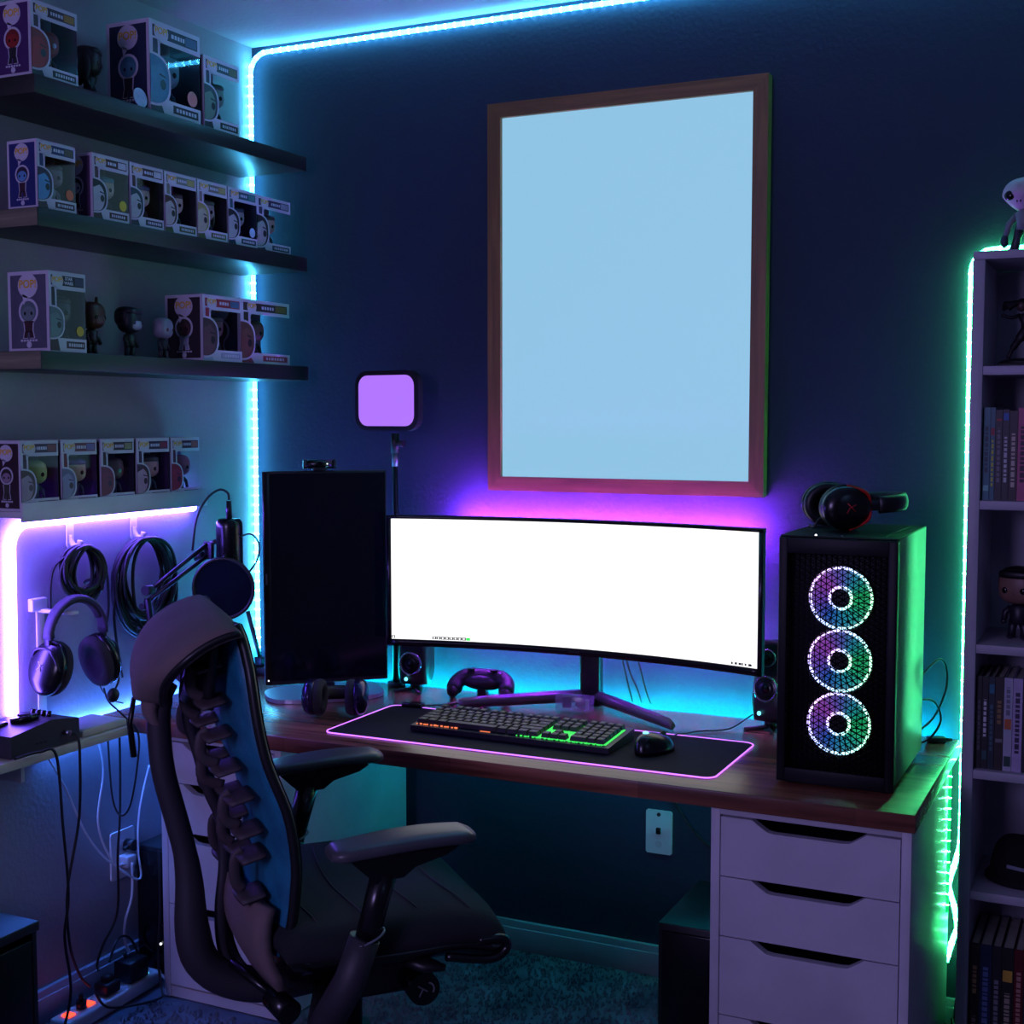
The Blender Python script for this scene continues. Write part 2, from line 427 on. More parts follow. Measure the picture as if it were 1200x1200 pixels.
# ------------------------------------------------------------------ vinyl figures and their boxes
def colm(rgb, rough=.45): return mat('paint_%d_%d_%d' % rgb, rgb, rough, vscale=40)
SKIN = (214, 176, 152)
def figure(name, label, loc, rz, s, head=SKIN, hair=(30, 24, 24), body=(40, 44, 60), legs=(28, 28, 34), hairstyle='short', eye=(8, 8, 8), cat='toy figure', group=None, lean=0, horns=False, mask=None, cape=None):
    """big-headed vinyl figure facing local +X, feet at z=0; s = overall height"""
    o = thing(name, label, cat, loc, rz, group)
    k = s
    # legs
    for sy in (-1, 1):
        MB().tube([(0, sy * .085 * k, .02 * k), (-.005 * k, sy * .08 * k, .12 * k), (0, sy * .06 * k, .24 * k)], [.055 * k, .05 * k, .06 * k], 10).ell((.025 * k, sy * .09 * k, .025 * k), (.075 * k, .05 * k, .026 * k), 12, 6).build('leg', colm(legs), o)
    b = MB().tube([(0, 0, .2 * k), (0, 0, .3 * k), (0, 0, .42 * k), (0, 0, .47 * k)], [.1 * k, .095 * k, .11 * k, .05 * k], 12, flat=1.15, up=(1, 0, 0))
    b.build('torso', colm(body), o)
    for sy in (-1, 1):
        MB().tube([(0, sy * .1 * k, .41 * k), (.01 * k, sy * .17 * k, .34 * k), (.05 * k, sy * .17 * k, .25 * k)], [.045 * k, .042 * k, .036 * k], 8).ell((.06 * k, sy * .17 * k, .225 * k), .038 * k, 10, 6).build('arm', colm(body), o)
    hr = (.20 * k, .25 * k, .235 * k); hc = (0.01 * k, 0, .70 * k)
    h = MB().sq(hc, hr, .72).build('head', colm(mask or head), o)
    if mask:
        MB().sq((.05 * k, 0, .62 * k), (.175 * k, .19 * k, .12 * k), .75).build('face', colm(head), o)
    for sy in (-1, 1):
        MB().ell((hc[0] + .185 * k, sy * .115 * k, .655 * k), (.02 * k, .04 * k, .045 * k), 12, 8).build('eye', colm(eye, .15), o)
    MB().ell((.215 * k, 0, .61 * k), (.016 * k, .02 * k, .014 * k), 8, 6).build('nose', colm(head), o)
    if hair:
        hm = MB().sq((-.03 * k, 0, .76 * k), (.205 * k, .268 * k, .20 * k), .72)
        hm.sq((.07 * k, 0, .86 * k), (.15 * k, .235 * k, .07 * k), .7)
        if hairstyle == 'long':
            for sy in (-1, 1): hm.ell((-.02 * k, sy * .235 * k, .58 * k), (.12 * k, .06 * k, .26 * k), 12, 8)
            hm.ell((-.16 * k, 0, .55 * k), (.08 * k, .22 * k, .25 * k), 14, 8)
        if hairstyle == 'spiky':
            for i in range(6):
                a = -1.2 + i * .48; hm.cyl((-.02 * k, math.sin(a) * .18 * k, .84 * k), (-.06 * k, math.sin(a) * .26 * k, (1.0 - .03 * abs(i - 2.5)) * k), .07 * k, .005, 8)
        hm.build('hair', colm(hair), o)
    if horns:
        for sy in (-1, 1): MB().cyl((0, sy * .17 * k, .86 * k), (-.02 * k, sy * .2 * k, 1.03 * k), .04 * k, .003, 10).build('ear', colm(mask or head), o)
    if cape:
        MB().grid(lambda u, v: ((-.1 - .12 * v + .02 * math.sin(u * 12)) * k, (u - .5) * (.18 + .26 * v) * k, (.44 - .4 * v) * k), 10, 6).build('cape', colm(cape), o)
    return o

BUB = [(math.cos(i * 2 * PI / 20), math.sin(i * 2 * PI / 20)) for i in range(20)]
def bubble(mbw, mby, T, r, depth0):
    """white speech bubble with the POP! lettering"""
    pts = [(x * r, y * r * .93) for x, y in BUB]
    mbw.prism(pts, depth0, depth0 + .0004, T)
    mbw.prism([(-.55 * r, -.6 * r), (0, -.85 * r), (-.45 * r, -1.45 * r)], depth0, depth0 + .0004, T)
    add_text(mby, 'POP!', r * .84, T @ Matrix.Translation((0, .1 * r, depth0 + .0007)))
YEL = (226, 176, 40)
def pop_box(label, y0, y1, zb, h, xf, depth, side, inner, col1, col2, face, hair, name_c=(30, 30, 40), rz=0, fig=None, sticker=None, title=None, see=False):
    """carton with a front window; local origin at its base centre; front faces +X, printed side faces -Y"""
    w = y1 - y0
    o = thing('figure_box', label, 'boxed toy', (xf - depth / 2, (y0 + y1) / 2, zb), rz)
    hx, hw = depth / 2, w / 2 - .0006; t = .0014
    c = MB().use(M_card)
    c.box(-hx, hx, -hw, -hw + t, 0, h); c.box(-hx, -hx + t, -hw + t, hw, 0, h)
    c.box(-hx + t, hx, -hw + t, hw, 0, t); c.box(-hx + t, hx, -hw + t, hw, h - t, h)
    zt, zl = h * .775, h * .17        # window top and bottom
    c.box(hx - t, hx, -hw + t, hw, zt, h - t)          # top of front
    c.box(hx - t, hx, -hw + t, -hw + w * .2, zl, zt)       # left column
    c.box(hx - t, hx, -hw + t, hw, t, zl)              # foot of front
    c.box(-hx + t, -hx + depth * .28, hw - t, hw, t, h - t)      # rest of the far side
    c.build('carton', None, o)
    cc = colm(inner, .6)
    if not see: MB().box(-hx + depth * .28, hx - t * 1.2, hw - t * .45, hw, t, h - t).build('far_side_panel', cc, o)
    MB().box(-hx + t, -hx + t + .001, -hw + t + .0005, hw - t, t, h - t - .0005).box(-hx + t + .001, hx - t, -hw + t, -hw + t + .001, t, h - t - .0005).box(-hx + t + .001, hx - t - .0005, -hw + t + .001, hw - .001, t, t + .001).build('inner_card', cc, o)
    MB().add([(hx - t * .5, -hw + w * .2, zl), (hx - t * .5, hw - t * .5, zl), (hx - t * .5, hw - t * .5, zt), (hx - t * .5, -hw + w * .2, zt), (-hx + depth * .28, hw - t * .5, zl), (-hx + depth * .28, hw - t * .5, zt)], [(0, 1, 2, 3), (1, 4, 5, 2)], False).build('window', M_clear, o)
    Tf = YZ()
    # front print
    f = MB(); e = hx + .0001
    P = lambda a, b, c2, d: [(-hw + a * w, b * h), (-hw + c2 * w, b * h), (-hw + c2 * w, d * h), (-hw + a * w, d * h)]
    f.use(colm(col1, .5)).prism(P(.06, .825, .94, .95), e, e + .0003, Tf)
    f.use(colm(col2, .5)).prism(P(.70, .84, .92, .935), e + .0003, e + .0005, Tf)
    f.use(colm(col1, .5)).prism(P(.065, .50, .155, .80), e, e + .0003, Tf)
    f.use(colm(name_c, .5)).prism(P(.44, .045, .94, .135), e, e + .0003, Tf)
    f.use(colm((200, 200, 215), .5))
    rr = random.Random(int(y0 * 1000) + int(zb * 77))
    a = .5
    while a < .88:       # illegible small print of the name and title
        d = rr.uniform(.025, .05); f.prism(P(a, .07, min(a + d, .9), .11), e + .0003, e + .0005, Tf); a += d + .02
    if title:
        add_text(f, title, h * .055, Tf @ Matrix.Translation((-hw + w * .53, .888 * h, e + .0006)))
    else:
        a = .42
        while a < .66:
            d = rr.uniform(.025, .05); f.prism(P(a, .865, min(a + d, .68), .91), e + .0003, e + .0005, Tf); a += d + .018
    f.build('front_print', None, o, kind='stuff')
    # printed head in the lower left
    q = MB()
    hs = min(w * .36, h * .34)
    cy, cz = -hw + hs * .62, .36 * h
    def headpts(s, full=1):
        pts = []
        for i in range(29):
            t_ = -PI / 2 + PI * i / 28; cx_, sy_ = math.cos(t_), math.sin(t_)
            pts.append((-hw + (hs * 1.0 * s) * abs(cx_) ** .75, cz + math.copysign(hs * .84 * s * abs(sy_) ** .75, sy_)))
        return [(-hw + .0004, cz - hs * .84 * s)] + pts + [(-hw + .0004, cz + hs * .84 * s)]
    q.use(M_card).prism(headpts(1.1), e + .0005, e + .0009, Tf)
    q.use(colm(hair, .5)).prism(headpts(1.0), e + .0009, e + .0012, Tf)
    fp = []
    for i in range(19):
        t_ = -PI / 2 + PI * i / 18 * .88; fp.append((-hw + hs * .84 * abs(math.cos(t_)) ** .6, cz - hs * .1 + hs * .72 * math.sin(t_)))
    q.use(colm(face, .5)).prism([(-hw + .0006, cz - hs * .8)] + fp + [(-hw + .0006, cz + hs * .38)], e + .0012, e + .0014, Tf)
    q.use(colm((12, 12, 14), .4)).prism([(cy + hs * .05 + hs * .15 * x, cz - hs * .12 + hs * .18 * y) for x, y in BUB], e + .0014, e + .0016, Tf)
    q.prism([(cy - hs * .15, cz + hs * .18), (cy + hs * .2, cz + hs * .12), (cy + hs * .2, cz + hs * .17), (cy - hs * .12, cz + hs * .25)], e + .0014, e + .0016, Tf)
    q.use(colm(name_c, .5)).prism([(-hw + .001, .01 * h), (-hw + w * .26, .01 * h), (-hw + w * .2, cz - hs * .8), (-hw + .001, cz - hs * .8)], e + .0005, e + .0008, Tf)
    q.build('printed_head', None, o)
    Ts = XZ()
    es = hw + .0001
    for TT, rb, dd in ((Tf @ Matrix.Translation((-hw + w * .22, .885 * h, 0)), min(w * .16, h * .12), e + .0007), (Ts @ Matrix.Translation((0, .82 * h, 0)), depth * .24, es + .0008)):
        wb, yb = MB(), MB()
        bubble(wb, yb, TT, rb, dd)
        sb_ = wb.build('speech_bubble', M_card, o); yb.build('lettering', colm(YEL, .5), sb_)
    # printed side
    s = MB(); D = lambda a, b, c2, d: [(-hx + a * depth, b * h), (-hx + c2 * depth, b * h), (-hx + c2 * depth, d * h), (-hx + a * depth, d * h)]
    s.use(colm(side, .5)).prism(D(.07, .04, .93, .955), es, es + .0003, Ts)
    u = depth * .19
    def sil(g, m1, m2, m3, d0):
        s.use(m1).prism([(u * g * x, .5 * h + u * 1.0 * g * y) for x, y in BUB], d0, d0 + .0003, Ts)
        s.use(m2).prism([(-.55 * u * g, .38 * h), (.55 * u * g, .38 * h), (.45 * u * g, .24 * h), (-.45 * u * g, .24 * h)], d0, d0 + .0003, Ts)
        for sx in (-1, 1):
            s.use(m3).prism([(sx * .1 * u, .25 * h), (sx * (.42 * u * g + .1 * u), .25 * h), (sx * (.5 * u * g + .15 * u), (.17 - .03 * (g - 1)) * h), (sx * .15 * u, (.17 - .03 * (g - 1)) * h)], d0, d0 + .0003, Ts)
    sil(1.25, M_card, M_card, M_card, es + .0003)
    sil(1.0, colm(hair, .5), colm(name_c, .5), colm(name_c, .5), es + .0006)
    s.use(colm(face, .5)).prism([(u * .8 * x, .475 * h + u * .68 * y) for x, y in BUB], es + .0009, es + .0011, Ts)
    for sx in (-1, 1): s.use(colm((12, 12, 14), .4)).prism([(sx * u * .42 + u * .14 * x, .475 * h + u * .17 * y) for x, y in BUB], es + .0011, es + .0013, Ts)
    s.use(colm((200, 200, 215), .5))
    a = .3
    while a < .68: s.prism(D(a, .125, a + .05, .15), es + .0003, es + .0005, Ts); a += .07
    s.prism([(depth * .06 * x, .085 * h + depth * .06 * y) for x, y in BUB], es + .0003, es + .0005, Ts)
    s.build('side_print', None, o, kind='stuff')
    if sticker:
        MB().prism([(hw * .66 + w * .1 * x, .27 * h + w * .1 * y) for x, y in BUB], hx, hx + .0003, Tf).build('sticker', colm(sticker, .4), o)
    return o
def inside(label, y0, y1, zb, h, xf, depth, **kw):
    return figure('vinyl_figure', label, (xf - depth * .42, (y0 + y1) / 2 + .014, zb + .0035), -.45, min(h * .74, depth * 1.45), **kw)

B = []
# (label, y0, y1, shelf z, height, front x, depth, side, inner, col1, col2, printed face, printed hair, name colour, extras)
top = 'on the top black shelf'
pop_box('boxed figure with purple side and red printed head, leftmost on top shelf', -1.029, -.897, SH1, .152, .21, .10, (70, 34, 96), (46, 40, 60), (52, 30, 44), (150, 110, 30), (150, 30, 34), (120, 24, 28))
inside('red-headed vinyl figure inside the purple-sided box on the top shelf', -1.029, -.897, SH1, .152, .21, .10, head=(128, 34, 38), hair=None, eye=(190, 230, 240), body=(60, 30, 50))
pop_box('largest boxed figure, dark blue with a wide window, on top shelf', -.671, -.491, SH1, .207, .21, .125, (18, 26, 62), (22, 42, 58), (24, 30, 50), (60, 90, 120), (70, 130, 150), (60, 120, 142), title=None, sticker=(200, 120, 110))
inside('teal vinyl figure inside the largest box on the top shelf', -.671, -.491, SH1, .207, .21, .125, head=(70, 120, 130), hair=(50, 96, 110), body=(30, 60, 80))
pop_box('teal boxed figure nearest the corner light strip on top shelf', -.479, -.340, SH1, .172, .21, .11, (20, 40, 66), (60, 130, 150), (34, 44, 56), (90, 90, 50), (100, 130, 110), (40, 50, 60), see=True)
inside('green-haired vinyl figure inside the box nearest the corner on the top shelf', -.479, -.340, SH1, .172, .21, .11, head=(96, 126, 116), hair=(30, 66, 60), hairstyle='spiky')
figure('vinyl_figure', 'dark loose vinyl figure between the two large boxes on top shelf', (.135, -.785, SH1), .5, .128, head=(36, 30, 30), hair=(22, 22, 24), body=(24, 34, 34), hairstyle='long', eye=(80, 20, 20))
d2 = MB().prism([(.022 * x, .022 * y) for x, y in BUB], 0, .002, YZ()).prism([(-.012, -.004), (.0, .003), (.012, -.002), (.0, .008)], .002, .003, YZ()).build('round_badge', colm((170, 185, 215), .4))
d2.location = (.205, -.70, SH1 + .0225); d2.rotation_euler = (0, -.15, 0); tag(d2, 'small round white badge leaning on the largest box, top shelf', 'badge')

s2 = [(-1.021, -.911, (34, 40, 110), (52, 58, 72), (30, 40, 92), (90, 80, 60), (92, 150, 200), (50, 30, 60), (60, 30, 50), (200, 100, 50), .082, 'blue and red box with bat-eared silhouette size, leftmost on middle shelf'),
      (-.862, -.748, (96, 66, 104), (34, 38, 50), (70, 24, 30), (190, 190, 200), (178, 180, 188), (20, 22, 28), (60, 30, 34), (200, 190, 40), .095, 'pink-sided boxed figure with long black hair and yellow sticker, middle shelf'),
      (-.744, -.631, (50, 50, 70), (30, 32, 44), (66, 30, 32), (190, 190, 200), (170, 176, 180), (26, 60, 70), (40, 50, 70), None, .095, 'boxed figure with teal cap print, third from left on middle shelf'),
      (-.628, -.513, (50, 50, 70), (34, 32, 42), (120, 120, 110), (170, 160, 90), (178, 172, 168), (70, 34, 26), (70, 80, 40), None, .095, 'boxed figure with brown hair print, fourth from left on middle shelf'),
      (-.510, -.395, (50, 50, 70), (22, 26, 30), (110, 110, 100), (160, 150, 90), (176, 172, 150), (150, 150, 80), (90, 100, 60), None, .095, 'boxed figure with long blond hair print, fifth on middle shelf'),
      (-.392, -.273, (50, 50, 70), (24, 60, 78), (30, 80, 90), (60, 130, 120), (176, 176, 180), (14, 14, 20), (30, 60, 80), (160, 200, 220), .095, 'boxed figure with black hair print and round sticker, sixth on middle shelf'),
      (-.261, -.111, (60, 50, 80), (40, 100, 120), (50, 40, 70), (150, 150, 170), (172, 166, 168), (26, 24, 30), (40, 60, 80), None, .095, 'boxed figure in the corner, last on the right of middle shelf')]
looks = [dict(hair=(60, 50, 60), body=(140, 150, 160), head=(120, 110, 120)), dict(hair=(70, 150, 160), head=(190, 170, 150)), dict(hair=(60, 50, 110), head=(180, 160, 150), hairstyle='spiky'),
         dict(hair=(60, 40, 36), head=(190, 160, 140)), dict(hair=(90, 90, 84), head=(150, 140, 124), hairstyle='long'), dict(hair=(30, 36, 70), head=(150, 140, 140)), dict(hair=(60, 56, 60), head=(170, 140, 130))]
nth = ['leftmost', 'second', 'third', 'fourth', 'fifth', 'sixth', 'rightmost']
s2[0] = s2[0][:-1] + ('blue and red boxed figure with an orange sticker, leftmost on middle shelf',)
for i, (a, b, sd, inn, c1, c2, fc, hc, nc, st, dpt, lab) in enumerate(s2):
    pop_box(lab, a, b, SH2, .140, .21 if i < 6 else .20, dpt, sd, inn, c1, c2, fc, hc, nc, sticker=st, see=(i == 6))
    inside('small vinyl figure inside the %s box on the middle shelf' % nth[i], a, b, SH2, .140, .21 if i < 6 else .20, dpt, **looks[i])

pop_box('boxed figure with brightly lit grey side panel, leftmost on lowest black shelf', -1.0, -.893, SH3, .167, .213, .115, (84, 84, 104), (30, 44, 58), (24, 24, 40), (60, 60, 90), (110, 130, 130), (90, 110, 112), (60, 30, 40), sticker=(200, 170, 30), title='STAR\nWARS')
inside('grey vinyl figure inside the leftmost box on the lowest black shelf', -1.0, -.893, SH3, .167, .213, .115, head=(60, 70, 76), hair=(36, 44, 52), body=(40, 44, 52))
figure('vinyl_figure', 'brown-headed vinyl figure with pointed ears and purple cape, lowest black shelf', (.14, -.80, SH3), .15, .128, head=(96, 58, 60), hair=None, mask=(84, 46, 26), horns=True, eye=(30, 16, 12), body=(40, 26, 26), cape=(62, 40, 110))
figure('vinyl_figure', 'black vinyl figure with a white and gold mask, lowest black shelf', (.15, -.688, SH3), .15, .122, head=(160, 168, 190), hair=(20, 28, 40), mask=(26, 34, 46), eye=(60, 60, 80), body=(30, 40, 36))
figure('vinyl_figure', 'smallest loose vinyl figure with a pale skull-like helmet, lowest black shelf', (.16, -.585, SH3), .2, .105, head=(130, 136, 150), hair=None, eye=(90, 26, 34), body=(30, 32, 44))
pop_box('red and white boxed figure beside the small helmeted figure, lowest black shelf', -.497, -.343, SH3, .160, .21, .115, (40, 22, 36), (40, 110, 130), (150, 30, 44), (60, 110, 130), (96, 60, 60), (60, 36, 40), (150, 160, 180), see=True)
inside('brown vinyl figure inside the red and white box on the lowest black shelf', -.497, -.343, SH3, .160, .21, .115, head=(90, 60, 60), hair=(30, 24, 28))
pop_box('wide boxed figure with gold title band, rightmost on lowest black shelf', -.336, -.121, SH3, .163, .20, .13, (40, 40, 50), (26, 60, 66), (46, 36, 30), (120, 100, 50), (110, 70, 56), (90, 56, 46), (140, 60, 70), see=True)
inside('large dark brown vinyl figure inside the rightmost box on the lowest black shelf', -.336, -.121, SH3, .163, .20, .13, head=(76, 44, 36), hair=None, body=(40, 26, 24))

lg = [(-.977, -.865, (50, 24, 40), (60, 36, 76), (40, 26, 50), (120, 60, 60), (150, 130, 150), (50, 40, 40), (60, 60, 50), dict(hair=None, head=(170, 176, 110), body=(30, 80, 50)), 'boxed figure with yellow-green block head seen inside, leftmost on white ledge'),
      (-.857, -.745, (40, 30, 50), (50, 26, 80), (96, 22, 40), (110, 100, 150), (130, 130, 165), (96, 98, 130), (90, 30, 70), dict(hair=(90, 40, 130), head=(200, 160, 140)), 'boxed figure with grey masked head print, second on white ledge'),
      (-.733, -.620, (40, 30, 50), (36, 26, 60), (20, 18, 30), (130, 130, 90), (110, 40, 50), (96, 34, 46), (110, 60, 150), dict(hair=None, head=(80, 40, 60), eye=(100, 200, 170)), 'boxed figure with dark red printed head, third on white ledge'),
      (-.612, -.493, (40, 30, 50), (52, 26, 66), (30, 24, 50), (120, 30, 50), (176, 140, 160), (40, 26, 36), (50, 36, 60), dict(hair=(50, 30, 40), head=(190, 130, 140)), 'boxed figure with brown-haired frowning face print, fourth on white ledge'),
      (-.487, -.377, (40, 30, 50), (46, 130, 190), (60, 30, 60), (160, 90, 90), (150, 34, 60), (140, 24, 44), (50, 50, 100), dict(hair=None, head=(150, 60, 90)), 'boxed figure with bright red printed head, rightmost on white ledge')]
nth = ['yellow-green', 'purple-haired', 'dark red', 'dark-haired', 'rosy']
for i, (a, b, sd, inn, c1, c2, fc, hc, nc, lk, lab) in enumerate(lg):
    pop_box(lab, a, b, LZ, .153, .0975, .082, sd, inn, c1, c2, fc, hc, nc, see=(i == 4))
    inside('%s vinyl figure inside a box on the white ledge' % nth[i], a, b, LZ, .153, .0975, .082, **lk)

# ------------------------------------------------------------------ wooden desk, drawer units
DZ = .687
desk = MB().box(-.948, .948, -.308, .317, 0, .034, bev=.002).build('desktop', M_desk)
desk.location = (.972 + .006, -.366, DZ - .034); MB().box(-.93, .948, .3172, .352, .001, .012).build('light_stop_lip', M_black, desk)  # lip added behind the desk to block the strip's downward light
tag(desk, 'long walnut wood desktop resting on two white drawer units', 'desk')

def drawer_unit(name, label, x0, x1, y0, y1, h, fronts, loc_label=None):
    o = thing(name, label, 'drawer unit', ((x0 + x1) / 2, (y0 + y1) / 2, 0))
    w = (x1 - x0) / 2; d = (y1 - y0) / 2; t = .018
    for sx in (-1, 1): MB().box(sx * w - (t if sx > 0 else 0), sx * w + (t if sx < 0 else 0), -d, d, .004, h, bev=.0008).build('side_panel', M_white, o)
    MB().box(-w + t, w - t, -d, d, h - t, h, bev=.0008).build('top_panel', M_white, o)
    MB().box(-w + t, w - t, d - .006, d, .004, h - t).build('back_panel', M_white, o)
    MB().box(-w + t, w - t, -d + .004, -d + .02, .004, .03).build('plinth', M_white, o)
    MB().box(-w + t, w - t, -d + .03, d - .006, .03, .034).build('floor_panel', M_black, o)
    fw = w - t - .0018
    z1 = h - t - .002
    for (za, zb) in fronts:
        g = .045; cx = 0
        hw_ = .108; sl = .03; nd = .022      # notch half width, slope, depth
        pts = [(-fw, za), (fw, za), (fw, zb)]
        pts += [(hw_, zb), (hw_ - sl * .35, zb - nd * .35), (hw_ - sl, zb - nd * .92), (hw_ - sl - .012, zb - nd)]
        pts += [(-x, z) for x, z in reversed(pts[3:])] + [(-fw, zb)]
        T = Matrix.Translation((0, -d, 0)) @ XZ()
        dr = MB().prism(pts, -.018, 0, T).build('drawer_front', M_white, o)
        MB().box(-fw + .012, fw - .012, -d + .0182, d - .03, za + .02, zb - .03).build('drawer_box', M_black, dr)
    return o
drawer_unit('drawer_unit', 'white drawer unit with notched handles under the right end of desk', 1.538, 1.916, -.645, -.10, .652,
            [(.5135, .630), (.3945, .511), (.237, .392), (.036, .2345)])
drawer_unit('drawer_unit', 'white drawer unit behind the office chair under the left end of desk', .172, .521, -.635, -.068, .652,
            [(.5335, .630), (.4145, .531), (.237, .412), (.036, .2345)])

# low black boxes on the floor
o = thing('subwoofer', 'black box speaker on the floor left of the right drawer unit', 'speaker', (1.44, -.2, 0))
MB().box(-.105, .095, -.165, .135, .012, .285, bev=.003).build('cabinet', M_black, o)
MB().box(-.095, .085, -.172, -.165, .03, .27, bev=.003).build('grille', M_satin, o)
for sx in (-.085, .075):
    for sy in (-.14, .11): MB().cyl((sx, sy, 0), (sx, sy, .013), .012, n=12).build('foot', M_rubber, o)
o = thing('subwoofer', 'dark box on the floor between left wall and left drawer unit', 'speaker', (.088, -.38, 0))
MB().box(-.062, .066, -.18, .2, .01, .335, bev=.003).build('cabinet', M_black, o)
MB().box(-.055, .059, -.186, -.18, .02, .325, bev=.002).build('front_grille', M_satin, o)
MB().tube([(.0 + .04 * math.cos(a), -.188, .11 + .04 * math.sin(a)) for a in [i * PI / 12 for i in range(24)]], .003, 6, closed=True).build('port_ring', M_gloss, o)
MB().ell((.018, -.189, .095), .003, 8, 6).build('power_light', G_white, o)
for sx in (-.05, .05): MB().cyl((sx, -.1, 0), (sx, -.1, .011), .01, n=12).build('foot', M_rubber, o)
o = thing('floor_cabinet', 'low black cabinet on the floor in the near left corner', 'cabinet', (.155, -1.40, 0))
MB().box(-.14, .145, -.245, .245, .372, .392, bev=.002).build('top_panel', M_black, o)
for sy in (-1, 1): MB().box(-.135, .14, sy * .24 - .009, sy * .24 + .001, .0, .372).build('side_panel', M_black, o)
MB().box(-.135, -.125, -.23, .23, .0, .372).build('back_panel', M_black, o)
MB().box(.128, .14, -.228, .228, .03, .355, bev=.001).build('door', M_satin, o)

# ------------------------------------------------------------------ white wall table on the left
o = thing('wall_table', 'narrow white table along left wall carrying the control box', 'table', (0, -1.02, .655))
MB().box(.022, .137, -.34, .334, 0, .020, bev=.001).build('tabletop', M_cream, o)
MB().box(.002, .012, -.30, .16, -.045, -.0005).build('bracket', M_white, o)
MB().box(.012, .10, .02, .03, -.045, -.0005).build('bracket', M_white, o)
TZ = .675

# ------------------------------------------------------------------ portrait monitor
a_pm = math.atan2(.212, .229)
o = thing('portrait_monitor', 'dark switched-off monitor turned upright on the left of desk', 'monitor', (.418, -.287, DZ), a_pm)
hw = .156
MB().box(-hw, hw, -.006, .012, .043, .580, bev=.003).build('casing', M_black, o)
MB().box(-hw + .006, hw - .004, -.0068, -.0058, .053, .574).build('screen', mat('dark_screen', (10, 14, 24), .12), o)
MB().box(-hw + .001, -hw + .016, -.0075, -.0057, .045, .578, bev=.0005).build('lower_bezel', M_satin, o)
MB().box(-.07, .07, .012, .04, .2, .42, bev=.01).build('rear_housing', M_black, o)
MB().ell((-hw + .008, -.008, .056), .0018, 8, 6).build('power_light', G_white, o)
MB().box(-hw + .004, -hw + .0085, -.0082, -.0074, .297, .325).build('brand_mark', M_metal, o)
MB().box(-.03, .03, .055, .075, .01, .35, bev=.006).build('stand_column', M_black, o)
MB().cyl((0, .03, .31), (0, .065, .31), .03, n=24).build('pivot', M_black, o)
base = MB().prism([(x * .15, .045 + y * .10) for x, y in [(math.cos(t) * abs(math.cos(t)) ** -.35 if abs(math.cos(t)) > 1e-3 else 0, math.sin(t) * abs(math.sin(t)) ** -.35 if abs(math.sin(t)) > 1e-3 else 0) for t in [i * PI / 18 for i in range(36)]]], .001, .011)
base.build('stand_base', mat('silver_base', (170, 172, 180), .3, .6), o)
w = thing('webcam', 'small black webcam clipped on top of the dark upright monitor', 'webcam', (.418 - .01, -.287 - .01, DZ + .5805), a_pm)
MB().tube([(-.038, 0, .016), (.038, 0, .016)], .011, 14).build('body', M_satin, w)
MB().box(-.017, .017, -.013, .02, 0, .008, bev=.002).build('clip', M_black, w)
for sx in (-1, 1): MB().cyl((sx * .034, 0, .016), (sx * .041, 0, .016), .0117, n=16).build('end_cap', M_dmetal, w)
MB().cyl((0, -.0105, .016), (0, -.0125, .016), .007, n=18).build('lens', M_gloss, w)
MB().ell((.018, -.0112, .017), .0015, 8, 6).build('status_light', G_white, w)

# ------------------------------------------------------------------ ultrawide curved monitor
o = thing('curved_monitor', 'ultrawide curved monitor with a glowing blank white screen', 'monitor', (1.052, -.06, DZ))
Hc, sag = .478, .07
yE = -.19       # local y of the chord ends
def cy(x): return yE + sag * (1 - (x / Hc) ** 2)
def curved(x0, x1, z0, z1, f0, f1, nu=32):
    m = MB()
    P = lambda u, z, f: (x0 + (x1 - x0) * u, cy(x0 + (x1 - x0) * u) + f, z)
    m.grid(lambda u, v: P(u, z0 + (z1 - z0) * v, f0), nu, 1); m.grid(lambda u, v: P(u, z0 + (z1 - z0) * v, f1), nu, 1)
    m.grid(lambda u, v: P(u, z0, f0 + (f1 - f0) * v), nu, 1, smooth=False); m.grid(lambda u, v: P(u, z1, f0 + (f1 - f0) * v), nu, 1, smooth=False)
    for u in (0, 1): m.add([P(u, z0, f0), P(u, z1, f0), P(u, z1, f1), P(u, z0, f1)], [(0, 1, 2, 3)], False)
    return m
curved(-Hc, Hc, .143, .470, .003, .022).build('casing', M_black, o)
curved(-Hc + .011, Hc - .011, .160, .462, .0005, .0025).build('screen', G_screen, o)
curved(-Hc, Hc, .143, .1598, -.002, .0029).build('bottom_bezel', M_satin, o)
curved(-Hc, Hc, .4622, .470, -.002, .0029).build('top_bezel', M_satin, o)
for sx in (-1, 1): curved(*sorted((sx * Hc, sx * (Hc - .0108))), .16, .462, -.002, .0029, 1).build('side_bezel', M_satin, o)
curved(-.2, .2, .2, .42, .0222, .05).build('rear_housing', M_black, o)
# taskbar icons
def icon(x, w, m=None, h=.0068):
    T = Matrix.Translation((x, cy(x) - .0003, .1655)) @ Matrix.Rotation(math.atan2(cy(x + .01) - cy(x - .01), .02), 4, 'Z')
    MB().box(-w / 2, w / 2, -.0004, .0003, -h / 2, h / 2, T=T).build('taskbar_icon', m or M_black, o)
    if m is None: MB().box(-.0021, .0021, -.0008, -.0004, -.0021, .0021, T=T).build('icon_mark', G_screen, o)
icon(-Hc + .016, .0085)
for i in range(8): icon(-.36 + i * .0108, .0100)
icon(-.36 + 8 * .0108, .0100, G_keyg)
for i, w_ in enumerate((.004, .016, .012, .008)): icon(.405 + i * .0148, w_, None if w_ > .01 else M_black, .005)
for i in range(5): MB().box(-.014 + i * .006, -.0095 + i * .006, cy(0) - .0026, cy(0) - .0019, .149, .153).build('brand_letter', M_dmetal, o)
MB().box(-.028, .026, -.018, .010, .006, .30, bev=.004).build('stand_column', M_black, o)
MB().box(-.05, .05, -.08, -.02, .24, .36, bev=.01).build('mount', M_black, o)
